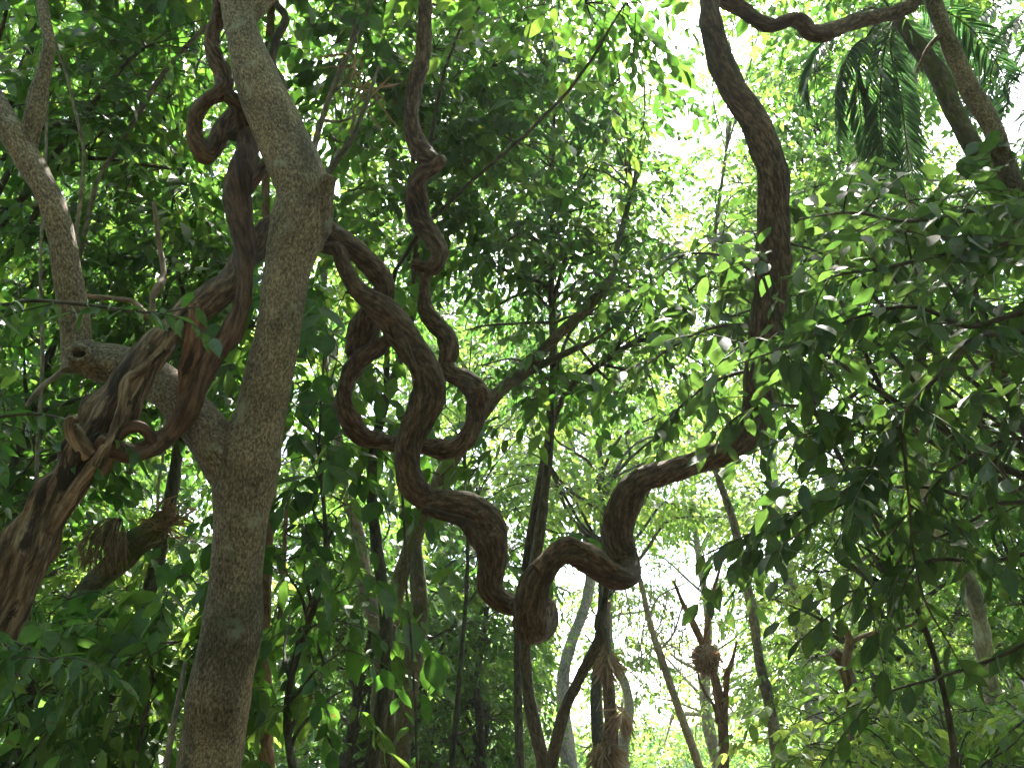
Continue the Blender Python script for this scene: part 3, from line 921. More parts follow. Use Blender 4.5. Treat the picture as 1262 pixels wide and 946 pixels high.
# slender dark tree in the middle with its side branches
D0 = 8.5
def dd(rows, d=D0):
    return [(*r, d) for r in rows]
poletree("slender_tree", "slender dark tree standing straight up behind the lowest liana loop, fine leafed crown", [
    ("trunk", dd([(672, 985, 11), (668, 934, 10), (656, 882, 9.5), (649, 835, 9), (647, 796, 8.5), (653, 740, 8), (660, 690, 8), (664, 665, 8), (670, 618, 7), (676, 560, 6.5), (679, 493, 6), (682, 453, 5.5), (681, 395, 5.2), (679, 351, 4.8), (681, 284, 4), (680, 230, 3), (683, 150, 2.3), (680, 60, 1.8)]), (.05, 0)),
    ("mossy_stem", [(676, 960, 9, 8.4), (688, 903, 8.5, 8.35), (699, 866, 8, 8.3), (709, 846, 8, 8.3), (723, 818, 8.5, 8.25), (740, 785, 8.5, 8.2), (739, 765, 8, 8.2), (746, 735, 5, 8.2), (752, 690, 3.5, 8.2)], False, "leaning mossy stem with knobbly kinks"),
    ("branch", dd([(679, 351, 2.6), (660, 357, 2.4), (634, 365, 2.1), (612, 378, 1.6), (596, 392, 1)]), False),
    ("branch", dd([(681, 398, 2.2), (660, 397, 2), (632, 399, 1.9), (600, 401, 1.6), (570, 408, 1)]), False),
    ("branch", dd([(682, 400, 2.4), (692, 394, 2.3), (711, 389, 2), (766, 385, 1.7), (820, 381, 1)], 8.3), False),
    ("branch", dd([(681, 322, 2.2), (700, 319, 2.2), (722, 314, 2), (750, 302, 1.6), (790, 284, 1)], 8.3), False),
    ("branch", dd([(679, 357, 2), (660, 342, 2), (640, 322, 1.7), (622, 308, 1.5), (598, 298, 1)], 8.6), False),
    ("branch", dd([(682, 362, 2.2), (690, 340, 2.2), (697, 318, 2), (705, 296, 1.8), (714, 268, 1.4), (722, 240, 1)], 8.4), False),
    ("branch", dd([(680, 320, 1.8), (670, 308, 1.7), (650, 288, 1.5), (628, 270, 1)], 8.6), False),
    ("branch", dd([(681, 250, 1.8), (690, 215, 1.6), (706, 170, 1.4), (716, 140, 1)], 8.5), False),
], P(672, 1100, D0) * [1, 1, 0] + [.05, 0, 0], 'dark', [(560, 60, 790, 370, 7.8, 10.5, 52, .45, 66), (600, -160, 740, 10, 8.5, 11, 10, .5, 24), (585, 370, 800, 500, 9.6, 11, 14, .4, 34)], 'leaf_fine', .105, 21, slim=.84, lo=.55, limbp=.5, T=T_MID, per=10)

# long dark bough swinging in from behind
poletree("crooked_sapling", "thin dark crooked sapling curving up to the right beside the slender tree", [
    ("trunk", [(640, 760, 5, 9.6), (672, 560, 4.5, 9.5), (697, 486, 4, 9.4), (735, 452, 4, 9.3), (769, 429, 3.6, 9.2), (796, 419, 3, 9.1), (837, 432, 2, 9.0), (870, 452, 1.2, 9.0)], True),
    ("branch", [(797, 419, 2.6, 9.1), (800, 390, 2.5, 9.1), (803, 363, 2.2, 9.1), (801, 335, 1.5, 9.1)], False),
    ("branch", [(752, 470, 1.8, 9.3), (733, 452, 2, 9.3), (715, 430, 1.9, 9.35), (696, 412, 1.6, 9.4)], False)],
    P(640, 1100, 9.6) * [1, 1, 0], 'dark', [(740, 300, 900, 520, 8.6, 9.6, 14, .35, 26)], 'leaf_mid', .1, 25, lo=.6, limbp=.6, T=T_MID)

# double-stemmed leaning tree
poletree("leaning_tree", "mossy double stemmed tree at bottom centre, its long bough slanting up right past the ring", [
    ("trunk", [(478, 960, 19, 9.6), (473, 900, 18, 9.6), (472, 840, 16, 9.6), (478, 775, 14, 9.6), (492, 716, 12, 9.6), (508, 669, 12, 9.6), (522, 630, 13, 9.6), (545, 585, 11, 9.2), (572, 545, 10, 8.8), (602, 499, 9.5, 8.5), (623, 475, 9, 8.3), (649, 457, 9.5, 8.1), (670, 431, 8.5, 7.95), (693, 408, 8, 7.85), (712, 390, 7, 7.8), (729, 374, 7, 7.8), (743, 356, 7.5, 7.8), (756, 335, 5, 7.9), (764, 290, 4, 8.2), (790, 200, 3, 8.8)], True),
    ("stem", [(492, 960, 15, 9.5), (496, 905, 14, 9.5), (505, 850, 13.5, 9.5), (512, 791, 13.5, 9.5), (517, 739, 13.5, 9.5), (514, 700, 11, 9.52), (512, 665, 8, 9.6)], True, "darker second stem joined above"),
    ("branch", [(655, 456, 7, 8.05), (685, 441, 5.5, 8.0), (708, 430, 4.5, 8.0), (730, 420, 3, 8.1), (760, 400, 2, 8.2)], False)],
    P(478, 1100, 9.6) * [1, 1, 0], 'mossy', [(700, 190, 820, 340, 9.5, 11.5, 12, .45, 32), (560, -120, 740, 40, 9.5, 12, 10, .6, 26)], 'leaf_mid', .11, 31, slim=.86, lo=.75, limbp=.7)

poletree("grey_tree", "slim grey trunk tilting left behind the ring loop", [
    ("trunk", [(474, 800, 12, 10.2), (464, 763, 11, 10.2), (451, 723, 9.5, 10.2), (444, 672, 8.5, 10.2), (436, 635, 8, 10.2), (424, 600, 7.5, 10.2), (417, 540, 6, 10.2), (405, 480, 5.5, 10.3), (398, 420, 5, 10.4), (402, 300, 4, 10.5), (420, 150, 3, 10.6)], True)],
    P(476, 1100, 10.2) * [1, 1, 0], 'grey', [(380, -80, 620, 200, 10, 12.5, 22, .6, 52), (395, 180, 560, 420, 10, 12, 14, .5, 36)], 'leaf_mid', .12, 35, lo=.7, limbp=.6)

poletree("slim_tree", "slim brown stem hidden close behind the right edge of the thick forked trunk", [
    ("trunk", [(328, 960, 10, 7.0), (328, 930, 10, 7.0), (326, 860, 9, 7.0), (325, 795, 8.5, 7.0), (328, 694, 8, 7.0), (334, 600, 7, 7.0), (350, 470, 6, 7.0), (345, 330, 5.5, 7.0), (329, 270, 5.5, 7.0), (328, 200, 5.5, 7.0), (331, 80, 5.5, 7.0), (335, 0, 5, 7.0), (340, -100, 4, 7.0)], True),
    ("branch", [(344, 780, 3, 6.9), (346, 740, 3, 6.9), (350, 690, 3, 6.9), (352, 643, 3, 6.9), (357, 600, 2.5, 6.9)], False)],
    P(328, 1100, 7.0) * [1, 1, 0], 'brown', [(180, -200, 460, -40, 6.8, 8.5, 12, .6, 56)], 'leaf_dark', .13, 37, lo=.85, T=T_MID)

# two leaning trunks, upper right (one is a palm)
pal = poletree("leaning_palm", "leaning grey palm trunk at upper right, feathery fronds hanging from its top", [
    ("trunk", [(1420, 700, 17, 6.4), (1330, 470, 16, 6.5), (1290, 360, 15, 6.6), (1251, 273, 14.5, 6.7), (1226, 224, 14, 6.75), (1202, 186, 14, 6.8), (1177, 140, 13.5, 6.85), (1156, 91, 14, 6.9), (1132, 58, 12, 6.95), (1112, 32, 9, 7.0), (1102, 10, 6, 7.0)], (.9, -.2))],
    P(1420, 1100, 6.4) * [1, 1, 0] + [.9, -.2, 0], 'mossy', slim=.86)


def frond(g, pts, n, leafL, rng, mat=0, stem=1, wid=.9, drop=.5, r=.009):
    c = catmull(pts, 60)
    tube(g, [[*p, r * (1 - .8 * i / (len(pts) - 1))] for i, p in enumerate(pts)], S=6, rough=0, step=.06, mat=stem)
    ii = np.linspace(8, 58, n).astype(int)
    for sgn in (1, -1):
        pos = c[ii]
        tan = norm(c[np.minimum(ii + 1, 59)] - c[ii - 1])
        sd_ = norm(np.cross(tan, Z + .25 * rng.normal(size=3)))
        f = np.sin(np.linspace(.35, 2.75, n))[:, None]
        ld = tan * .75 + sgn * sd_ * wid - Z * drop * rng.uniform(.5, 1.2, (n, 1))
        add_leaves(g, pos, ld, Z + .3 * rng.normal(size=(n, 3)), leafL * f[:, 0] * rng.uniform(.85, 1.1, n), T_LONG, rng.uniform(0, 1, n), mat, .5)


rng = np.random.default_rng(44)
for k, fr in enumerate([
    [(1104, 22, 7.0), (1092, 50, 6.7), (1085, 110, 6.5), (1088, 180, 6.45), (1104, 255, 6.5)],
    [(1104, 22, 7.0), (1075, 35, 6.9), (1058, 80, 6.8), (1062, 150, 6.8), (1075, 210, 6.8)],
    [(1104, 22, 7.0), (1118, 30, 7.3), (1150, 70, 7.6), (1185, 120, 7.7), (1200, 190, 7.7)],
    [(1104, 22, 7.0), (1082, 40, 6.7), (1050, 60, 6.5), (1030, 120, 6.4), (1032, 190, 6.4)],
    [(1104, 22, 7.0), (1098, 60, 6.6), (1110, 120, 6.5), (1118, 190, 6.5), (1122, 265, 6.55)],
    [(1104, 22, 7.0), (1070, 10, 6.9), (1025, 40, 6.7), (1000, 85, 6.6), (990, 130, 6.6)],
    [(1104, 22, 7.0), (1100, 40, 7.3), (1108, 110, 7.5), (1120, 190, 7.6), (1135, 245, 7.6)],
    [(1104, 22, 7.0), (1140, 5, 7.2), (1190, 30, 7.3), (1230, 80, 7.3), (1250, 130, 7.3)],
    [(1104, 22, 7.0), (1060, -40, 7.1), (1010, -60, 7.2), (960, -50, 7.2)],
    [(1104, 22, 7.0), (1130, -50, 7.0), (1180, -80, 7.0), (1230, -70, 7.0)],
    [(1104, 22, 7.0), (1085, 60, 6.85), (1068, 120, 6.75), (1068, 190, 6.75), (1078, 270, 6.8)]]):
    g = Geo()
    frond(g, [P(*q) for q in fr], 84, .26, rng, drop=.35)
    pal.part("frond", g, [M['leaf_palm'], M['twig']])

p2 = Thing("feather_palm", "feathery palm at the right edge, fronds drooping behind the two leaning trunks", "palm", P(1400, 1100, 8.6) * [1, 1, 0])
g = Geo()
tube(g, to_ground(pxpath([(1400, 800, 14, 8.6), (1380, 500, 13, 8.6), (1350, 250, 12, 8.6), (1320, 60, 12, 8.6), (1310, 10, 10, 8.6)])), S=14, ridge=.05)
p2.part("trunk", g, [M['dark']])
for fr in [[(1310, 20), (1270, 15), (1225, 60), (1200, 120), (1195, 185)], [(1310, 20), (1280, 30), (1250, 90), (1238, 160), (1240, 230)], [(1310, 20), (1270, -10), (1220, 10), (1180, 60), (1165, 110)],
           [(1310, 20), (1295, 40), (1272, 120), (1262, 200), (1258, 270)], [(1310, 20), (1260, -30), (1200, -40), (1150, 0), (1130, 40)], [(1310, 20), (1285, 5), (1250, 30), (1222, 90), (1214, 160)]]:
    g = Geo()
    frond(g, [P(x, y, 8.6 - .15 * i) for i, (x, y) in enumerate(fr)], 64, .27, rng, drop=.35)
    p2.part("frond", g, [M['leaf_palm'], M['twig']])

poletree("lichen_tree", "lichen spotted leaning trunk crossing just in front of the palm trunk at the right edge", [
    ("trunk", [(1480, 720, 17, 5.6), (1370, 520, 16, 5.7), (1310, 380, 15.5, 5.8), (1275, 285, 15, 5.9), (1244, 217, 14.5, 5.95), (1223, 158, 14, 6.0), (1195, 109, 13, 6.05), (1170, 53, 12, 6.1), (1150, 0, 11.5, 6.2), (1125, -80, 10, 6.3), (1100, -200, 8, 6.5)], (.7, -.2)),
    ("branch", [(1163, 40, 4, 6.1), (1150, 52, 3.5, 6.1), (1140, 66, 3, 6.12), (1130, 90, 2, 6.15)], False)],
    P(1480, 1100, 5.6) * [1, 1, 0] + [.7, -.2, 0], 'trunk', [(900, -330, 1290, -60, 6, 8.5, 20, .6, 36)], 'leaf_mid', .12, 51, slim=.88, lo=.85, T=T_MID)

# trunks in the right background
poletree("thin_spotted_tree", "thin spotted trunk right of the big liana riser, running down to the bottom edge", [
    ("trunk", [(960, 960, 8, 10.5), (957, 923, 8, 10.5), (952, 887, 7.5, 10.5), (944, 848, 7, 10.5), (936, 814, 6.5, 10.5), (929, 765, 6, 10.5), (918, 705, 5.5, 10.5), (903, 640, 4.8, 10.5), (886, 590, 4.2, 10.5), (872, 540, 3.8, 10.5), (868, 450, 3, 10.5), (880, 300, 2.5, 10.5), (900, 150, 2, 10.5)], True)],
    P(960, 1100, 10.5) * [1, 1, 0], 'grey', [(850, 200, 1010, 420, 10, 12, 20, .45, 40), (900, -140, 1020, 20, 10.5, 13, 6, .5, 40)], 'leaf_mid', .11, 55, lo=.6, limbp=.6)
poletree("grey_barked_tree", "grey trunk curving down at the right edge behind the leafy branches", [
    ("trunk", [(1240, 960, 12, 9.0), (1232, 900, 11, 9.0), (1222, 850, 10.5, 9.0), (1212, 795, 10.5, 9.0), (1207, 762, 10, 9.0), (1197, 724, 10, 9.0), (1183, 696, 9, 9.0), (1160, 660, 8, 9.0), (1144, 612, 8, 9.0), (1132, 555, 7, 9.0), (1128, 480, 6.5, 9.1), (1135, 380, 6, 9.2), (1120, 200, 5, 9.4), (1130, 60, 4, 9.5)], True)],
    P(1240, 1100, 9.0) * [1, 1, 0], 'pale', [(1010, 180, 1300, 480, 9.2, 11.5, 30, .5, 34), (1000, -100, 1300, 120, 10, 12, 12, .6, 40)], 'leaf_mid', .115, 57, lo=.6, limbp=.6)

nt_ = poletree("forked_sapling", "spindly fork branched sapling carrying a brown nest clump at lower right of centre", [
    ("trunk", [(893, 980, 7, 11.0), (892, 934, 6.5, 11.0), (891, 897, 6.5, 11.0), (887, 866, 6.5, 11.0), (880, 832, 5.5, 11.0), (870, 806, 5, 11.0), (862, 785, 4.5, 11.0), (853, 765, 4, 11.0), (842, 744, 3, 11.0), (830, 715, 1.5, 11.0)], True),
    ("branch", [(870, 800, 4, 11.0), (871, 785, 4, 11.0), (874, 752, 3.5, 11.0), (880, 726, 2.5, 11.0), (890, 690, 1.5, 11.0)], False),
    ("branch", [(893, 890, 4.5, 10.95), (895, 850, 4, 10.95), (896, 832, 4, 10.95), (902, 815, 2.5, 10.95), (908, 790, 1.5, 10.95)], False),
    ("root_sucker", [(884, 890, 2, 10.9), (880, 870, 2, 10.9), (870, 855, 2, 10.9), (862, 838, 1.5, 10.9), (860, 828, 1, 10.9)], False)],
    P(893, 1100, 11.0) * [1, 1, 0], 'brown')
# the brown nest: an earthy core wrapped in dead straps
g = Geo()
nc = P(871, 812, 10.9)
tube(g, [[*(nc + Z * -.16), .06], [*(nc + Z * -.06), .125], [*(nc + Z * .05), .14], [*(nc + Z * .14), .09]], S=20, rough=.25, ridge=.3, step=.02)
rng = np.random.default_rng(3)
n = 420
dv = norm(rng.normal(size=(n, 3)))
add_leaves(g, nc + dv * .1, dv + Z * -.5 + .5 * rng.normal(size=(n, 3)), rng.normal(size=(n, 3)), rng.uniform(.06, .16, n), T_STRAP, rng.uniform(0, 1, n), 1, 1.6)
tag(g.build("nest", [M['brown'], M['leaf_dry']], nc), "rounded brown nest of dead straps wedged in the fork of the spindly sapling", "nest")

poletree("pale_tree", "pale bleached slanting stem in the bright gap right of the lowest loop", [
    ("trunk", [(868, 970, 5.5, 12.5), (858, 934, 5.5, 12.5), (851, 913, 5.2, 12.5), (835, 869, 5, 12.5), (820, 825, 4.8, 12.5), (804, 778, 4, 12.5), (791, 723, 3.2, 12.5), (780, 680, 2.5, 12.5), (772, 600, 2, 12.5)], True),
    ("branch", [(812, 802, 1.6, 12.5), (830, 780, 1.3, 12.5), (842, 742, 1, 12.5)], False),
    ("branch", [(800, 760, 1.5, 12.5), (812, 735, 1.2, 12.5), (836, 722, 1, 12.5), (850, 716, .7, 12.5)], False)],
    P(868, 1100, 12.5) * [1, 1, 0], 'pale')
vt = poletree("shaggy_trunk", "shaggy brown trunk wrapped in dead tufts below the liana's right elbow", [
    ("trunk", [(752, 990, 11, 11.5), (752, 934, 10, 11.5), (753, 890, 8.5, 11.5), (750, 850, 8, 11.5), (747, 820, 7.5, 11.5), (746, 780, 6, 11.5), (748, 740, 4, 11.5)], True)],
    P(752, 1100, 11.5) * [1, 1, 0], 'brown')
rng = np.random.default_rng(4)
for (cx, cy, rx, n) in ((748, 812, .1, 260), (745, 925, .15, 420), (765, 880, .1, 120)):
    g = Geo()
    c = P(cx, cy, 11.42)
    dv = norm(rng.normal(size=(n, 3)))
    add_leaves(g, c + dv * rx * rng.uniform(.3, 1, (n, 1)), dv * .55 + Z * -.9 + .35 * rng.normal(size=(n, 3)), rng.normal(size=(n, 3)), rng.uniform(.05, .3, n), T_STRAP, rng.uniform(0, 1, n), 0, 1.5)
    vt.part("dead_tuft", g, [M['leaf_dry']])

poletree("brown_stub_tree", "short red brown trunk with snapped fork in the lower right brightness", [
    ("trunk", [(1056, 960, 12, 10.0), (1052, 880, 10, 10.0), (1050, 850, 9, 10.0), (1043, 828, 8, 10.0), (1036, 812, 7, 10.0), (1026, 802, 6, 10.0)], True),
    ("branch", [(1046, 842, 6, 9.95), (1043, 815, 5.5, 9.93), (1047, 792, 5, 9.93), (1044, 775, 4, 9.93)], False),
    ("branch", [(1047, 792, 3.5, 9.93), (1062, 784, 3, 9.93), (1080, 779, 2.6, 9.93), (1108, 774, 2.2, 9.93), (1130, 768, 1.4, 9.93)], False)],
    P(1056, 1100, 10.0) * [1, 1, 0], 'brown')

# pale rootlets cascading in the bright gap
rng = np.random.default_rng(8)
g = Geo()
for k in range(46):
    x = rng.uniform(755, 845)
    y = rng.uniform(690, 800)
    l = rng.uniform(50, 150)
    dx = rng.normal(0, 18)
    d = rng.uniform(11.8, 13.5)
    r0 = rng.uniform(.4, .8)
    tube(g, pxpath([(x, y, r0, d), (x + dx * .2 + rng.normal(0, 4), y + l * .33, r0, d), (x + dx * .6 + rng.normal(0, 6), y + l * .66, r0 * .8, d), (x + dx * 1.2, y + l, r0 * .5, d)]), S=4, rough=0, step=.15)
for k in range(14):
    x = rng.uniform(740, 860); y = rng.uniform(700, 880); d = rng.uniform(11.8, 13)
    tube(g, pxpath([(x, y, .7, d), (x + 20, y - rng.uniform(5, 25), .7, d), (x + 45, y - rng.uniform(0, 22), .6, d), (x + 75, y + rng.uniform(-5, 25), .4, d)]), S=4, rough=0, step=.15)
tag(g.build("hanging_rootlets", [M['pale']], P(800, 760, 12.5)), "tangle of pale thin rootlets hanging in the bright gap", "rootlets")

# grey dead branches between the trunk and the corkscrew liana
db = Thing("dead_sapling", "bare grey branching sapling between the forked trunk and the corkscrew liana", "tree", P(392, 1100, 6.2) * [1, 1, 0])
g = Geo()
tube(g, to_ground(pxpath([(250, 900, 5, 6.2), (310, 560, 5, 6.2), (345, 420, 5, 6.2), (372, 290, 4.5, 6.2), (386, 190, 4, 6.2), (396, 150, 3.8, 6.2), (410, 110, 3.5, 6.2), (430, 60, 3, 6.2), (450, 20, 2.5, 6.2), (475, -40, 2, 6.2)])), S=10, step=.05)
db.part("trunk", g, [M['grey']])
for rr in ([(386, 215, 4, 6.2), (402, 215, 4, 6.18), (420, 190, 3.5, 6.15), (437, 165, 3, 6.1), (450, 130, 2.5, 6.1), (468, 80, 1.6, 6.1)], [(412, 105, 2.5, 6.2), (428, 70, 2.5, 6.2), (436, 35, 2, 6.2), (440, -10, 1.5, 6.2)],
           [(398, 148, 2.2, 6.2), (420, 150, 2, 6.2), (445, 138, 1.8, 6.2), (470, 120, 1.2, 6.2)], [(404, 120, 2, 6.2), (425, 100, 1.6, 6.2), (440, 60, 1.2, 6.2), (438, 42, .8, 6.2)], [(432, 165, 2, 6.1), (436, 140, 1.6, 6.05), (431, 110, 1.2, 6.05), (438, 80, .8, 6.05)]):
    g = Geo()
    tube(g, pxpath(rr), S=8, step=.04)
    db.part("branch", g, [M['grey']])
g = Geo()
rng = np.random.default_rng(9)
n = 34
add_leaves(g, P(452, 100, 6.15) + rng.normal(0, .07, (n, 3)), randdir(rng, n, .4) + Z * -.2, rng.normal(size=(n, 3)), rng.uniform(.1, .3, n), T_STRAP, rng.uniform(0, 1, n), 0, 1.0)
db.part("dry_tuft", g, [M['leaf_dry']])

# thin stems at the left
for nm, lab, rr, mat in (
    ("thin_vine", "thin pale vine rising left of the looped vine, upper left", [(96, 300, 2.5, 6.4), (95, 280, 2.5, 6.4), (101, 230, 2.5, 6.4), (103, 185, 2.3, 6.4), (92, 135, 2, 6.4), (80, 85, 2, 6.4), (60, 30, 1.6, 6.4), (40, -40, 1.4, 6.4)], 'grey'),
    ("bare_branch", "slanting bare branch crossing the bright gap left of the looped vine", [(95, 330, 3, 6.8), (118, 230, 3, 6.8), (140, 190, 3, 6.8), (165, 150, 3.3, 6.8), (195, 100, 3.5, 6.8), (232, 55, 3, 6.8), (270, 15, 2.5, 6.8), (300, -40, 2, 6.8)], 'grey'),
    ("dangling_root", "greyish root dangling above the gnarled stem on the left", [(190, 250, 2.5, 5.3), (196, 300, 3, 5.2), (202, 338, 4, 5.1), (196, 352, 5, 5.0), (188, 366, 4, 4.95), (186, 392, 4, 4.9), (165, 372, 3, 4.95), (140, 368, 3, 5.0), (105, 364, 2.5, 5.05)], 'brown'),
    ("bare_twig", "bent bare twig sticking out left of the sawn limb", [(98, 440, 3, 4.75), (82, 452, 3.5, 4.75), (64, 467, 3.5, 4.75), (50, 478, 4, 4.75), (40, 490, 3, 4.75), (32, 500, 2, 4.75)], 'grey'),
    ("upright_sapling", "straight thin stem near the left edge behind the gnarled liana", [(45, 700, 2.5, 5.8), (46, 560, 2.5, 5.8), (52, 450, 2.3, 5.8), (50, 330, 2, 5.8), (56, 200, 1.8, 5.8), (60, 60, 1.5, 5.8)], 'grey'),
    ("white_root", "thin white root hanging under the red vine's hook", [(194, 640, 2, 7.2), (195, 600, 1.8, 7.2), (201, 560, 1.8, 7.2), (203, 500, 1.5, 7.2)], 'pale'),
    ("corner_stem", "slender grey stem in the lower left corner", [(24, 1050, 5, 6.0), (26, 900, 5, 6.0), (30, 830, 4.5, 6.0), (34, 760, 4, 6.0), (38, 700, 3.5, 6.0), (60, 600, 3, 6.0)], 'grey'),
    ("propped_stem", "thin straight stem leaning against the foot of the thick forked trunk", [(200, 980, 4, 4.35), (207, 930, 4, 4.35), (216, 880, 3.6, 4.38), (222, 850, 3, 4.4), (228, 815, 2.5, 4.45)], 'grey')):
    g = Geo()
    w = pxpath(rr)
    tube(g, w, S=10, rough=.1, step=.03)
    tag(g.build(nm, [M[mat]], w[0][:3]), lab, nm.split('_')[1])
# ================================================================= leafy trees and bushes
# upper left
leafy("dark_leafed_tree", "big leafed dark tree filling the upper left corner", "tree", -120, 7.2, [(-60, -60, 250, 130, 6.6, 8.2, 20, .5, 54), (-60, 100, 240, 330, 6.8, 8.6, 18, .45, 44)], .12, .15, 'leaf_dark', 101, droop=.45, limbs=14)
leafy("broadleaf_tree", "dark broad leaved tree behind the sawn limb at the left", "tree", 20, 8.0, [(-60, 300, 330, 520, 7.2, 9.0, 26, .45, 58), (-60, 500, 130, 640, 7.0, 9.0, 10, .42, 58)], .09, .15, 'leaf_dark', 103, droop=.45, limbs=16)
leafy("trailing_tree", "small leafed tree between the looped vine and the bright gap", "tree", 200, 9.0, [(180, 190, 340, 420, 7.6, 9.0, 12, .4, 44), (120, -80, 330, 90, 8.5, 10.5, 16, .5, 50)], .07, .12, 'leaf_mid', 105)
leafy("glossy_tree", "dark glossy leaved tree right of the upper forked trunk", "tree", 480, 7.6, [(400, -60, 620, 140, 6.6, 8.6, 16, .42, 56), (400, 120, 520, 300, 7.0, 8.8, 9, .38, 40), (540, 60, 640, 330, 6.6, 8.0, 6, .3, 34), (620, -60, 790, 45, 5.4, 6.4, 6, .3, 34), (765, 75, 835, 125, 6.4, 6.8, 2, .2, 20)], .05, .13, 'leaf_dark', 107, droop=.45, limbs=8)
leafy("drooping_tree", "drooping dark big leafed sapling just right of the forked trunk", "tree", 392, 6.4, [(345, 430, 425, 640, 5.6, 6.8, 8, .3, 44), (360, 330, 440, 450, 5.8, 7, 5, .3, 40), (340, 620, 440, 860, 5.6, 6.8, 14, .32, 52)], .03, .17, 'leaf_dark', 109, droop=.6, hang=.55, T=T_NEAR)
leafy("ring_sapling", "leafy sapling with dark leaves showing inside and right of the ring loop", "tree", 560, 6.6, [(440, 440, 560, 560, 6.2, 7.2, 6, .26, 18), (580, 500, 660, 700, 6.0, 6.8, 6, .22, 22), (640, 415, 725, 480, 7.2, 7.5, 3, .2, 18)], .022, .14, 'leaf_dark', 111, droop=.5, hang=.5, T=T_NEAR)
# lower left bushes
leafy("glossy_bush", "glossy dark bush in the bottom left corner", "bush", 60, 6.6, [(-60, 725, 190, 960, 5.4, 6.6, 18, .36, 66), (-40, 900, 260, 1060, 5.6, 7, 8, .4, 60)], .03, .14, 'leaf_mid', 121, droop=.4)
leafy("hillside_bush", "bright small leaved bush under the mossy log at lower left", "bush", 170, 9.5, [(40, 640, 270, 800, 8.2, 9.6, 18, .45, 52), (80, 780, 270, 960, 7.0, 9.0, 14, .45, 60)], .035, .12, 'leaf_bright', 123)
leafy("hanging_leaf_bush", "bush with long hanging leaves left of the forked trunk's foot", "bush", 215, 6.2, [(185, 700, 255, 800, 5.6, 6.4, 5, .22, 36), (170, 760, 250, 900, 5.4, 6.2, 6, .26, 40)], .025, .17, 'leaf_dark', 125, droop=.6, hang=.6, T=T_NEAR)
leafy("understory_tree", "mid green tree filling the left background under the sawn limb", "tree", 90, 13, [(-80, 450, 300, 700, 11, 14.5, 28, .8, 50), (-80, 200, 320, 460, 11, 15, 26, .85, 50), (-80, -80, 320, 200, 11, 15, 24, .85, 46)], .13, .14, 'leaf_mid', 127, T=T_FAR)
leafy("shaded_tree", "shaded fine leafed tree behind the lower double stem at bottom left of centre", "tree", 430, 12.5, [(340, 560, 480, 960, 10.5, 13.5, 24, .62, 74), (480, 640, 640, 960, 11.5, 14.5, 26, .6, 74)], .07, .12, 'leaf_mid', 129, T=T_FAR)
leafy("weeping_tree", "fine leafed weeping tree just left of the slender dark trunk, below the wavy liana", "tree", 590, 13, [(520, 560, 650, 960, 12.5, 15, 22, .5, 46)], .06, .11, 'leaf_mid', 131, T=T_FAR, droop=.7)
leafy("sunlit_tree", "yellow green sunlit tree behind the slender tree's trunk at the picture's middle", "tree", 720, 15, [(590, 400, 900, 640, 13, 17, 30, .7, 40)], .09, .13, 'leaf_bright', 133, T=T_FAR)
# right
leafy("sunny_bush", "yellow green sunlit bush in the lower right corner", "bush", 1120, 7.4, [(960, 880, 1300, 1000, 6.8, 8.4, 16, .36, 44), (1060, 830, 1290, 900, 7.2, 8.6, 8, .32, 36)], .03, .12, 'leaf_bright', 141)
leafy("dense_bush", "dense mid green bush behind the grey trunk at right edge", "bush", 1230, 10.2, [(1170, 640, 1310, 900, 9.4, 11, 16, .5, 40), (1150, 540, 1300, 660, 9.5, 11, 7, .45, 36)], .04, .11, 'leaf_mid', 143, T=T_FAR)
leafy("airy_bush", "airy light green bush around the snapped brown trunk", "bush", 1040, 11.5, [(930, 780, 1200, 960, 10.5, 13, 22, .5, 36)], .04, .12, 'leaf_bright', 145, T=T_FAR)
leafy("bright_tree", "light green tree behind the leafy branches at the right", "tree", 1080, 15, [(900, 380, 1300, 640, 13, 17, 34, .75, 44), (940, 620, 1280, 820, 13, 17, 26, .7, 40)], .1, .13, 'leaf_bright', 147, T=T_FAR)
leafy("lacy_tree", "lacy pale green tree seen beyond the palm fronds at upper right", "tree", 1000, 15, [(890, 20, 1090, 260, 13, 16, 26, .65, 60), (900, 240, 1060, 400, 13, 16, 14, .6, 56), (1060, -60, 1300, 60, 13, 16, 8, .6, 50), (1060, 200, 1300, 400, 13, 16, 18, .7, 56)], .1, .13, 'leaf_mid', 149, T=T_FAR)

leafy("layered_tree", "dark leaved tree in flat layers just behind the near drooping leaves at right", "tree", 1330, 6.0, [(985, 270, 1320, 400, 5.3, 6.6, 12, .3, 22), (985, 400, 1320, 530, 5.3, 6.6, 12, .28, 20), (840, 270, 940, 440, 5.6, 6.4, 6, .3, 30), (1040, 235, 1300, 290, 5.3, 6.4, 6, .3, 34)], .06, .115, 'leaf_near', 151, T=T_NEAR, droop=.3, limbs=14)
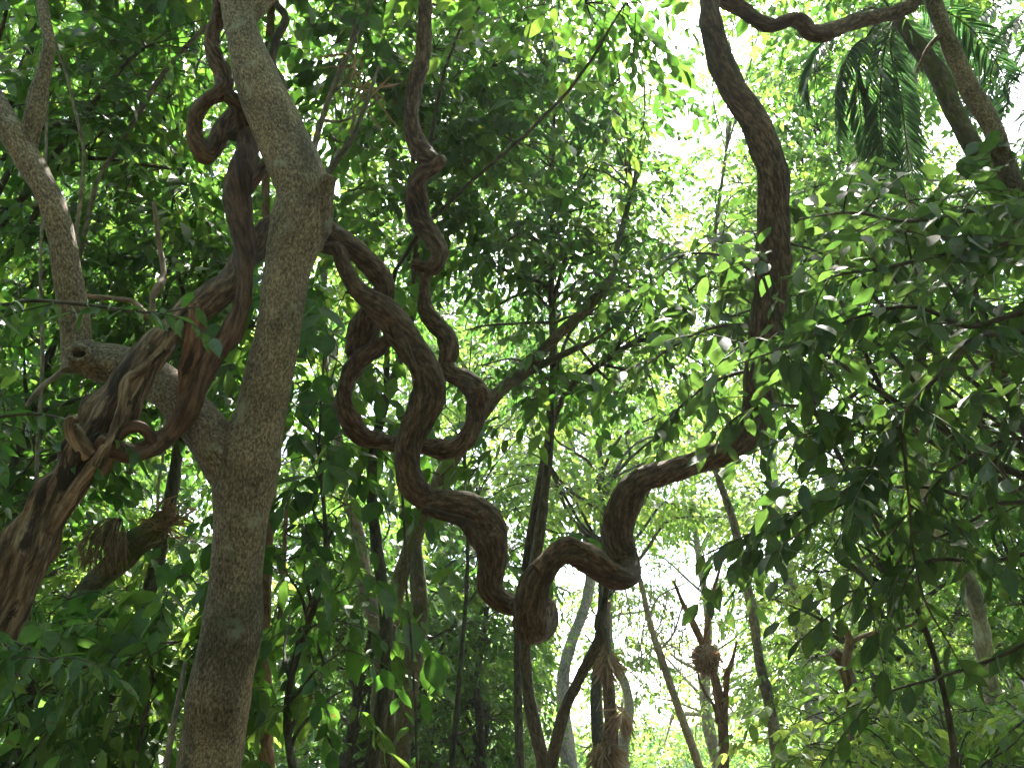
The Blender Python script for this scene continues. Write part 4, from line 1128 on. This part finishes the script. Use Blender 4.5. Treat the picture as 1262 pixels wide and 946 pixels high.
# hanging leafy branches close by at the right: one young tree standing beyond the right edge
yt = Thing("young_broadleaf_tree", "near young tree reaching in from the right edge with large drooping oval leaves", "tree", P(1560, 1300, 3.9) * [1, 1, 0])
g = Geo()
tube(g, to_ground(pxpath([(1560, 800, 16, 3.9), (1530, 500, 14, 3.9), (1500, 300, 12, 3.9), (1480, 150, 9, 3.9), (1470, 40, 6, 3.9)])), S=14)
yt.part("trunk", g, [M['dark']])
rng = np.random.default_rng(77)
limbs = [
    # (rows, depth, shoots)
    ([(1500, 300, 5), (1380, 262, 4.5), (1262, 252, 4), (1177, 263, 3), (1118, 273, 2.4), (1050, 262, 1.8), (985, 270, 1.2)], 3.0, 16),
    ([(1515, 400, 5), (1380, 330, 4.5), (1262, 300, 3.5), (1180, 310, 3), (1090, 330, 2.4), (1030, 340, 1.8), (985, 365, 1.2)], 2.9, 15),
    ([(1515, 400, 5), (1380, 380, 5), (1262, 385, 4.5), (1195, 402, 3.6), (1128, 378, 2.6), (1060, 390, 2), (990, 420, 1.5), (905, 450, 1)], 2.75, 18),
    ([(1520, 430, 5), (1400, 420, 5), (1262, 410, 4.6), (1202, 418, 4), (1170, 450, 3.4), (1135, 485, 3), (1107, 520, 2.6), (1088, 550, 2.2), (1076, 608, 1.8), (1048, 629, 1.2)], 2.7, 14),
    ([(1107, 518, 2.4), (1113, 540, 2.3), (1118, 590, 2), (1121, 625, 1.8), (1126, 680, 1.6), (1140, 740, 1.4), (1168, 790, 1.1), (1190, 830, .8)], 2.7, 5),
    ([(1520, 480, 4), (1400, 470, 3.5), (1262, 470, 3), (1180, 500, 2.4), (1100, 510, 2), (1030, 530, 1.6), (960, 545, 1)], 2.95, 12),
    ([(1530, 560, 4), (1400, 560, 3.5), (1262, 540, 3), (1200, 560, 2.4), (1150, 600, 1.8), (1120, 650, 1.2)], 2.85, 10),
]
for rows_, d, ns in limbs:
    gw, gl = Geo(), Geo()
    leafy_path(gw, gl, rng, rows_, d * 1.3, .115, .05, T_NEAR, int(ns * 1.15), hang=.45, tilt=.6)
    b_ = yt.part("branch", gw, [M['twig']])
    yt.part("leaves", gl, [M['leaf_near']], None, b_)

ys = Thing("hanging_leaf_sapling", "near sapling with dark hanging leaf sprays over the lower right brightness", "tree", P(1500, 1400, 3.9) * [1, 1, 0])
g = Geo()
tube(g, to_ground(pxpath([(1500, 900, 10, 3.9), (1470, 650, 9, 3.9), (1430, 480, 7, 3.9), (1380, 380, 5, 3.9)])), S=12)
ys.part("trunk", g, [M['dark']])
for rows_, d, ns in [
    ([(1450, 560, 4), (1330, 600, 3.5), (1230, 620, 3), (1140, 600, 2.4), (1060, 610, 2), (980, 660, 1.5), (930, 700, 1)], 3.9, 8),
    ([(1460, 620, 4), (1330, 660, 3.4), (1230, 690, 3), (1150, 690, 2.4), (1080, 720, 2), (1020, 760, 1.4), (985, 790, .8)], 3.8, 8),
    ([(1460, 640, 4), (1350, 740, 3), (1250, 800, 2.6), (1170, 830, 2), (1100, 850, 1.6), (1050, 870, 1)], 3.9, 5),
    ([(1450, 560, 4), (1330, 560, 3.4), (1200, 640, 2.4), (1130, 680, 1.8), (1100, 740, 1)], 4.1, 7)]:
    gw, gl = Geo(), Geo()
    leafy_path(gw, gl, rng, rows_, d, .12, .065, T_NEAR, int(ns * .6), hang=.8, tilt=.6)
    b_ = ys.part("branch", gw, [M['twig']])
    ys.part("leaves", gl, [M['leaf_near']], None, b_)

yb = Thing("arching_sapling", "sapling with broad dark leaves overlapping the big liana riser near the picture's right middle", "tree", P(800, 1300, 4.2) * [1, 1, 0] + [.5, 0, 0])
g = Geo()
tube(g, to_ground(pxpath([(1190, 1050, 5, 4.3), (1165, 860, 4, 4.3), (1118, 720, 3.6, 4.3), (1050, 590, 3.5, 4.3), (985, 470, 3, 4.3), (960, 400, 2.5, 4.3), (940, 340, 2, 4.3)])), S=10)
yb.o.location = P(1190, 1050, 4.3) * [1, 1, 0]
yb.base = P(1190, 1050, 4.3) * [1, 1, 0]
yb.part("trunk", g, [M['dark']])
for rows_, d, ns in [
    ([(985, 470, 3), (940, 455, 2.6), (880, 470, 2.2), (840, 500, 1.6), (815, 530, 1)], 5.8, 6),
    ([(985, 480, 2.4), (950, 425, 2), (925, 420, 1.8), (890, 445, 1.4), (862, 490, .8)], 4.3, 5),
    ([(985, 500, 2), (940, 500, 1.8), (900, 520, 1.4), (875, 560, .8)], 4.4, 3),
    ([(970, 430, 2), (950, 340, 1.6), (935, 300, 1.2), (925, 280, .8)], 4.4, 3),
    ([(960, 410, 2.6), (910, 400, 2.2), (860, 410, 2), (810, 440, 1.4), (785, 460, 1)], 5.7, 7),
    ([(942, 350, 2.4), (905, 320, 2), (860, 312, 1.6), (820, 320, 1)], 5.5, 6),
    ([(1055, 598, 2.4), (990, 630, 2), (930, 655, 1.6), (865, 685, 1)], 4.3, 6)]:
    gw, gl = Geo(), Geo()
    leafy_path(gw, gl, rng, rows_, d, .125, .06, T_NEAR, ns, hang=.55, tilt=.55)
    b_ = yb.part("branch", gw, [M['twig']])
    yb.part("leaves", gl, [M['leaf_near']], None, b_)

# near leaves at the left, in front of the gnarled stem
yl = Thing("shade_sapling", "shade sapling with pointed dark leaves hanging over the gnarled stem and sawn limb", "tree", P(-60, 1300, 4.0) * [1, 1, 0])
g = Geo()
tube(g, to_ground(pxpath([(-110, 900, 6, 3.9), (-90, 600, 5, 3.9), (-60, 400, 4.5, 3.9), (-30, 250, 4, 4.0), (-20, 100, 3, 4.0)])), S=10)
yl.part("trunk", g, [M['dark']])
for rows_, d, ns in [
    ([(-60, 400, 3), (20, 372, 2.6), (100, 375, 2.2), (180, 385, 1.8), (245, 378, 1)], 4.15, 4),
    ([(-80, 560, 3), (-20, 520, 2.4), (40, 510, 2), (100, 520, 1)], 4.25, 8),
    ([(-90, 640, 3), (-30, 760, 2.4), (40, 800, 2), (100, 830, 1)], 3.7, 8)]:
    gw, gl = Geo(), Geo()
    leafy_path(gw, gl, rng, rows_, d, .115, .05, T_NEAR, ns, hang=.6, tilt=.6, wscale=.85)
    b_ = yl.part("branch", gw, [M['twig']])
    yl.part("leaves", gl, [M['leaf_dark']], None, b_)

# ================================================================= hillside details at lower left
g = Geo()
tube(g, pxpath([(95, 745, 13, 7.2), (120, 715, 14, 7.2), (150, 685, 16, 7.15), (176, 662, 17, 7.1), (194, 646, 15, 7.05), (208, 636, 9, 7.05)]), S=24, rough=.16, ridge=.1, step=.04)
tube(g, to_ground(pxpath([(40, 900, 17, 7.3), (70, 790, 14, 7.3), (97, 743, 13, 7.2)])), S=20, rough=.12, ridge=.08, step=.06)
o = g.build("mossy_log", [M['mossy']], P(80, 1100, 7.3) * [1, 1, 0])
tag(o, "leaning mossy log with bare grey patch behind the gnarled liana", "log")
dfern = Thing("dry_fern", "withered pale brown fern fronds hanging left of the mossy log", "fern", P(140, 655, 6.95))
rng = np.random.default_rng(13)
for k in range(9):
    g = Geo()
    x = 104 + 6 * k
    frond(g, [P(150, 640, 6.95), P((150 + x) / 2, 640 + 4 * (k % 3), 6.93), P(x, 668, 6.9), P(x + 2, 698 + 3 * (k % 2), 6.9)], 22, .15, rng, wid=.6, drop=.7, r=.006)
    dfern.part("frond", g, [M['leaf_dry'], M['twig']])
brm = Thing("epiphyte", "reddish brown withered rosette perched on top of the mossy log", "epiphyte", P(203, 636, 6.9))
g = Geo()
n = 160
a = rng.uniform(0, 2 * math.pi, n)
dv = np.stack([np.cos(a), np.sin(a), rng.uniform(-.3, 1.1, n)], -1)
add_leaves(g, np.repeat(P(203, 640, 6.9)[None], n, 0) + rng.normal(0, .05, (n, 3)), dv, Z + .3 * rng.normal(size=(n, 3)), rng.uniform(.1, .23, n), T_STRAP, rng.uniform(0, 1, n), 0, 1.5)
brm.part("rosette", g, [M['leaf_dry']])

# ================================================================= the wood beyond
rng = np.random.default_rng(200)
back = [
    # x, depth, boxes, leaf, label
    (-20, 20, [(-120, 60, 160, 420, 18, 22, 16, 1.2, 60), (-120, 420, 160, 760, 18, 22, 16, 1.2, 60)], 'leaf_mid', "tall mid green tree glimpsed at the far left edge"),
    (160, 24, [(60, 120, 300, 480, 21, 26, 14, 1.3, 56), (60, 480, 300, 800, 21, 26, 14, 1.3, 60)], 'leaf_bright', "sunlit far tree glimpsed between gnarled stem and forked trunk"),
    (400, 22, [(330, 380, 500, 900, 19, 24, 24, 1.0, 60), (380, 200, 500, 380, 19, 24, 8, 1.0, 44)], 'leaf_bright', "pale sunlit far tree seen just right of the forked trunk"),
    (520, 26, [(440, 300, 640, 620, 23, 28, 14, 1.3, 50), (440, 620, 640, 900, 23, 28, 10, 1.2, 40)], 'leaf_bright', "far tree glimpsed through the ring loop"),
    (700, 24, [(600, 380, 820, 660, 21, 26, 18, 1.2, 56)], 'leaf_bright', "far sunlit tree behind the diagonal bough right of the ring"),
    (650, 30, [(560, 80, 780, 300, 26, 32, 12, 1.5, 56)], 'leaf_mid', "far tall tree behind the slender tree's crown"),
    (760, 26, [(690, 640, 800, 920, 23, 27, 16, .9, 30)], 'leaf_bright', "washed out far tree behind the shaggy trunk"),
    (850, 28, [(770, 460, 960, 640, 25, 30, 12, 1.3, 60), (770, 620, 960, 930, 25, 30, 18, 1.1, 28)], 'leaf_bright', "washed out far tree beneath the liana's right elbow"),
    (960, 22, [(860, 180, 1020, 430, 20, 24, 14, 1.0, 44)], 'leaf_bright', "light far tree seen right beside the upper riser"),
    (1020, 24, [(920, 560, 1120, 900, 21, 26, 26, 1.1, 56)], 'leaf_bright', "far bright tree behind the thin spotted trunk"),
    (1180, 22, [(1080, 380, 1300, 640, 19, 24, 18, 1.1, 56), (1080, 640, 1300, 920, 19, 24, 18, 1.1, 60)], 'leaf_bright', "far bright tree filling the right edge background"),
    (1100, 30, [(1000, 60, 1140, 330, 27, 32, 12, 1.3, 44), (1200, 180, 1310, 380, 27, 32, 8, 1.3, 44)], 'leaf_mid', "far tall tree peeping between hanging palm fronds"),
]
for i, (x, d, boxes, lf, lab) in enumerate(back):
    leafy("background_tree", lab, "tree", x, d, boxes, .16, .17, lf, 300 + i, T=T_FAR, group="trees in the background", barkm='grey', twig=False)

# the wood behind everything: one leafy mass nobody could count
rng = np.random.default_rng(400)
cl = []
for k in range(420):
    a = rng.uniform(-.62, .62)
    d = rng.uniform(36, 60)
    h = rng.uniform(0.4, 1) ** 1.2 * (11 if abs(a - .14) > .13 else 4.5) * d / 45
    cl.append((d * math.sin(a), d * math.cos(a), rng.uniform(.5, 1) * h, 2.0, 45))
# ... plus unseen clumps beside and behind the viewer, added to cut frontal light
for k in range(420):
    a = rng.uniform(.75, 2 * math.pi - .75)
    d = rng.uniform(9, 17)
    h = rng.uniform(0.5, 15)
    cl.append((d * math.sin(a), d * math.cos(a), h, 1.6, 44))
for k in range(70):  # unseen overhead clumps, added to keep the foreground dark
    a = rng.uniform(0, 2 * math.pi)
    d = 8 * math.sqrt(rng.random())
    cl.append((d * math.sin(a), d * math.cos(a) - 3.5, rng.uniform(9, 14), 1.3, 34))
g = crown(rng, cl, .36, 8, T_FAR, twig=False)
tag(g.build("forest_with_shade_screen", [M['leaf_mid'], M['twig']], (0, 40, 0)), kind='stuff')

me = bpy.data.meshes.new("haze")
bx = [(x, y, z) for x in (-650, 650) for y in (-650, 670) for z in (-1.4, 34)]
me.from_pydata(bx, [], [(0, 1, 3, 2), (4, 6, 7, 5), (0, 4, 5, 1), (2, 3, 7, 6), (0, 2, 6, 4), (1, 5, 7, 3)])
hz = bpy.data.objects.new("haze", me)
COL.objects.link(hz)
tag(hz, kind='stuff')
m, nt = new_mat("glare_haze")
pv = N(nt, "ShaderNodeVolumePrincipled")  # thin cool volume added to imitate veiling glare
pv.inputs["Density"].default_value = 0.0006
pv.inputs["Color"].default_value = (0.86, 0.93, 1.0, 1)
pv.inputs["Anisotropy"].default_value = 0.4
o = N(nt, "ShaderNodeOutputMaterial")
nt.links.new(pv.outputs[0], o.inputs["Volume"])
me.materials.append(m)
scene.cycles.volume_bounces = 1
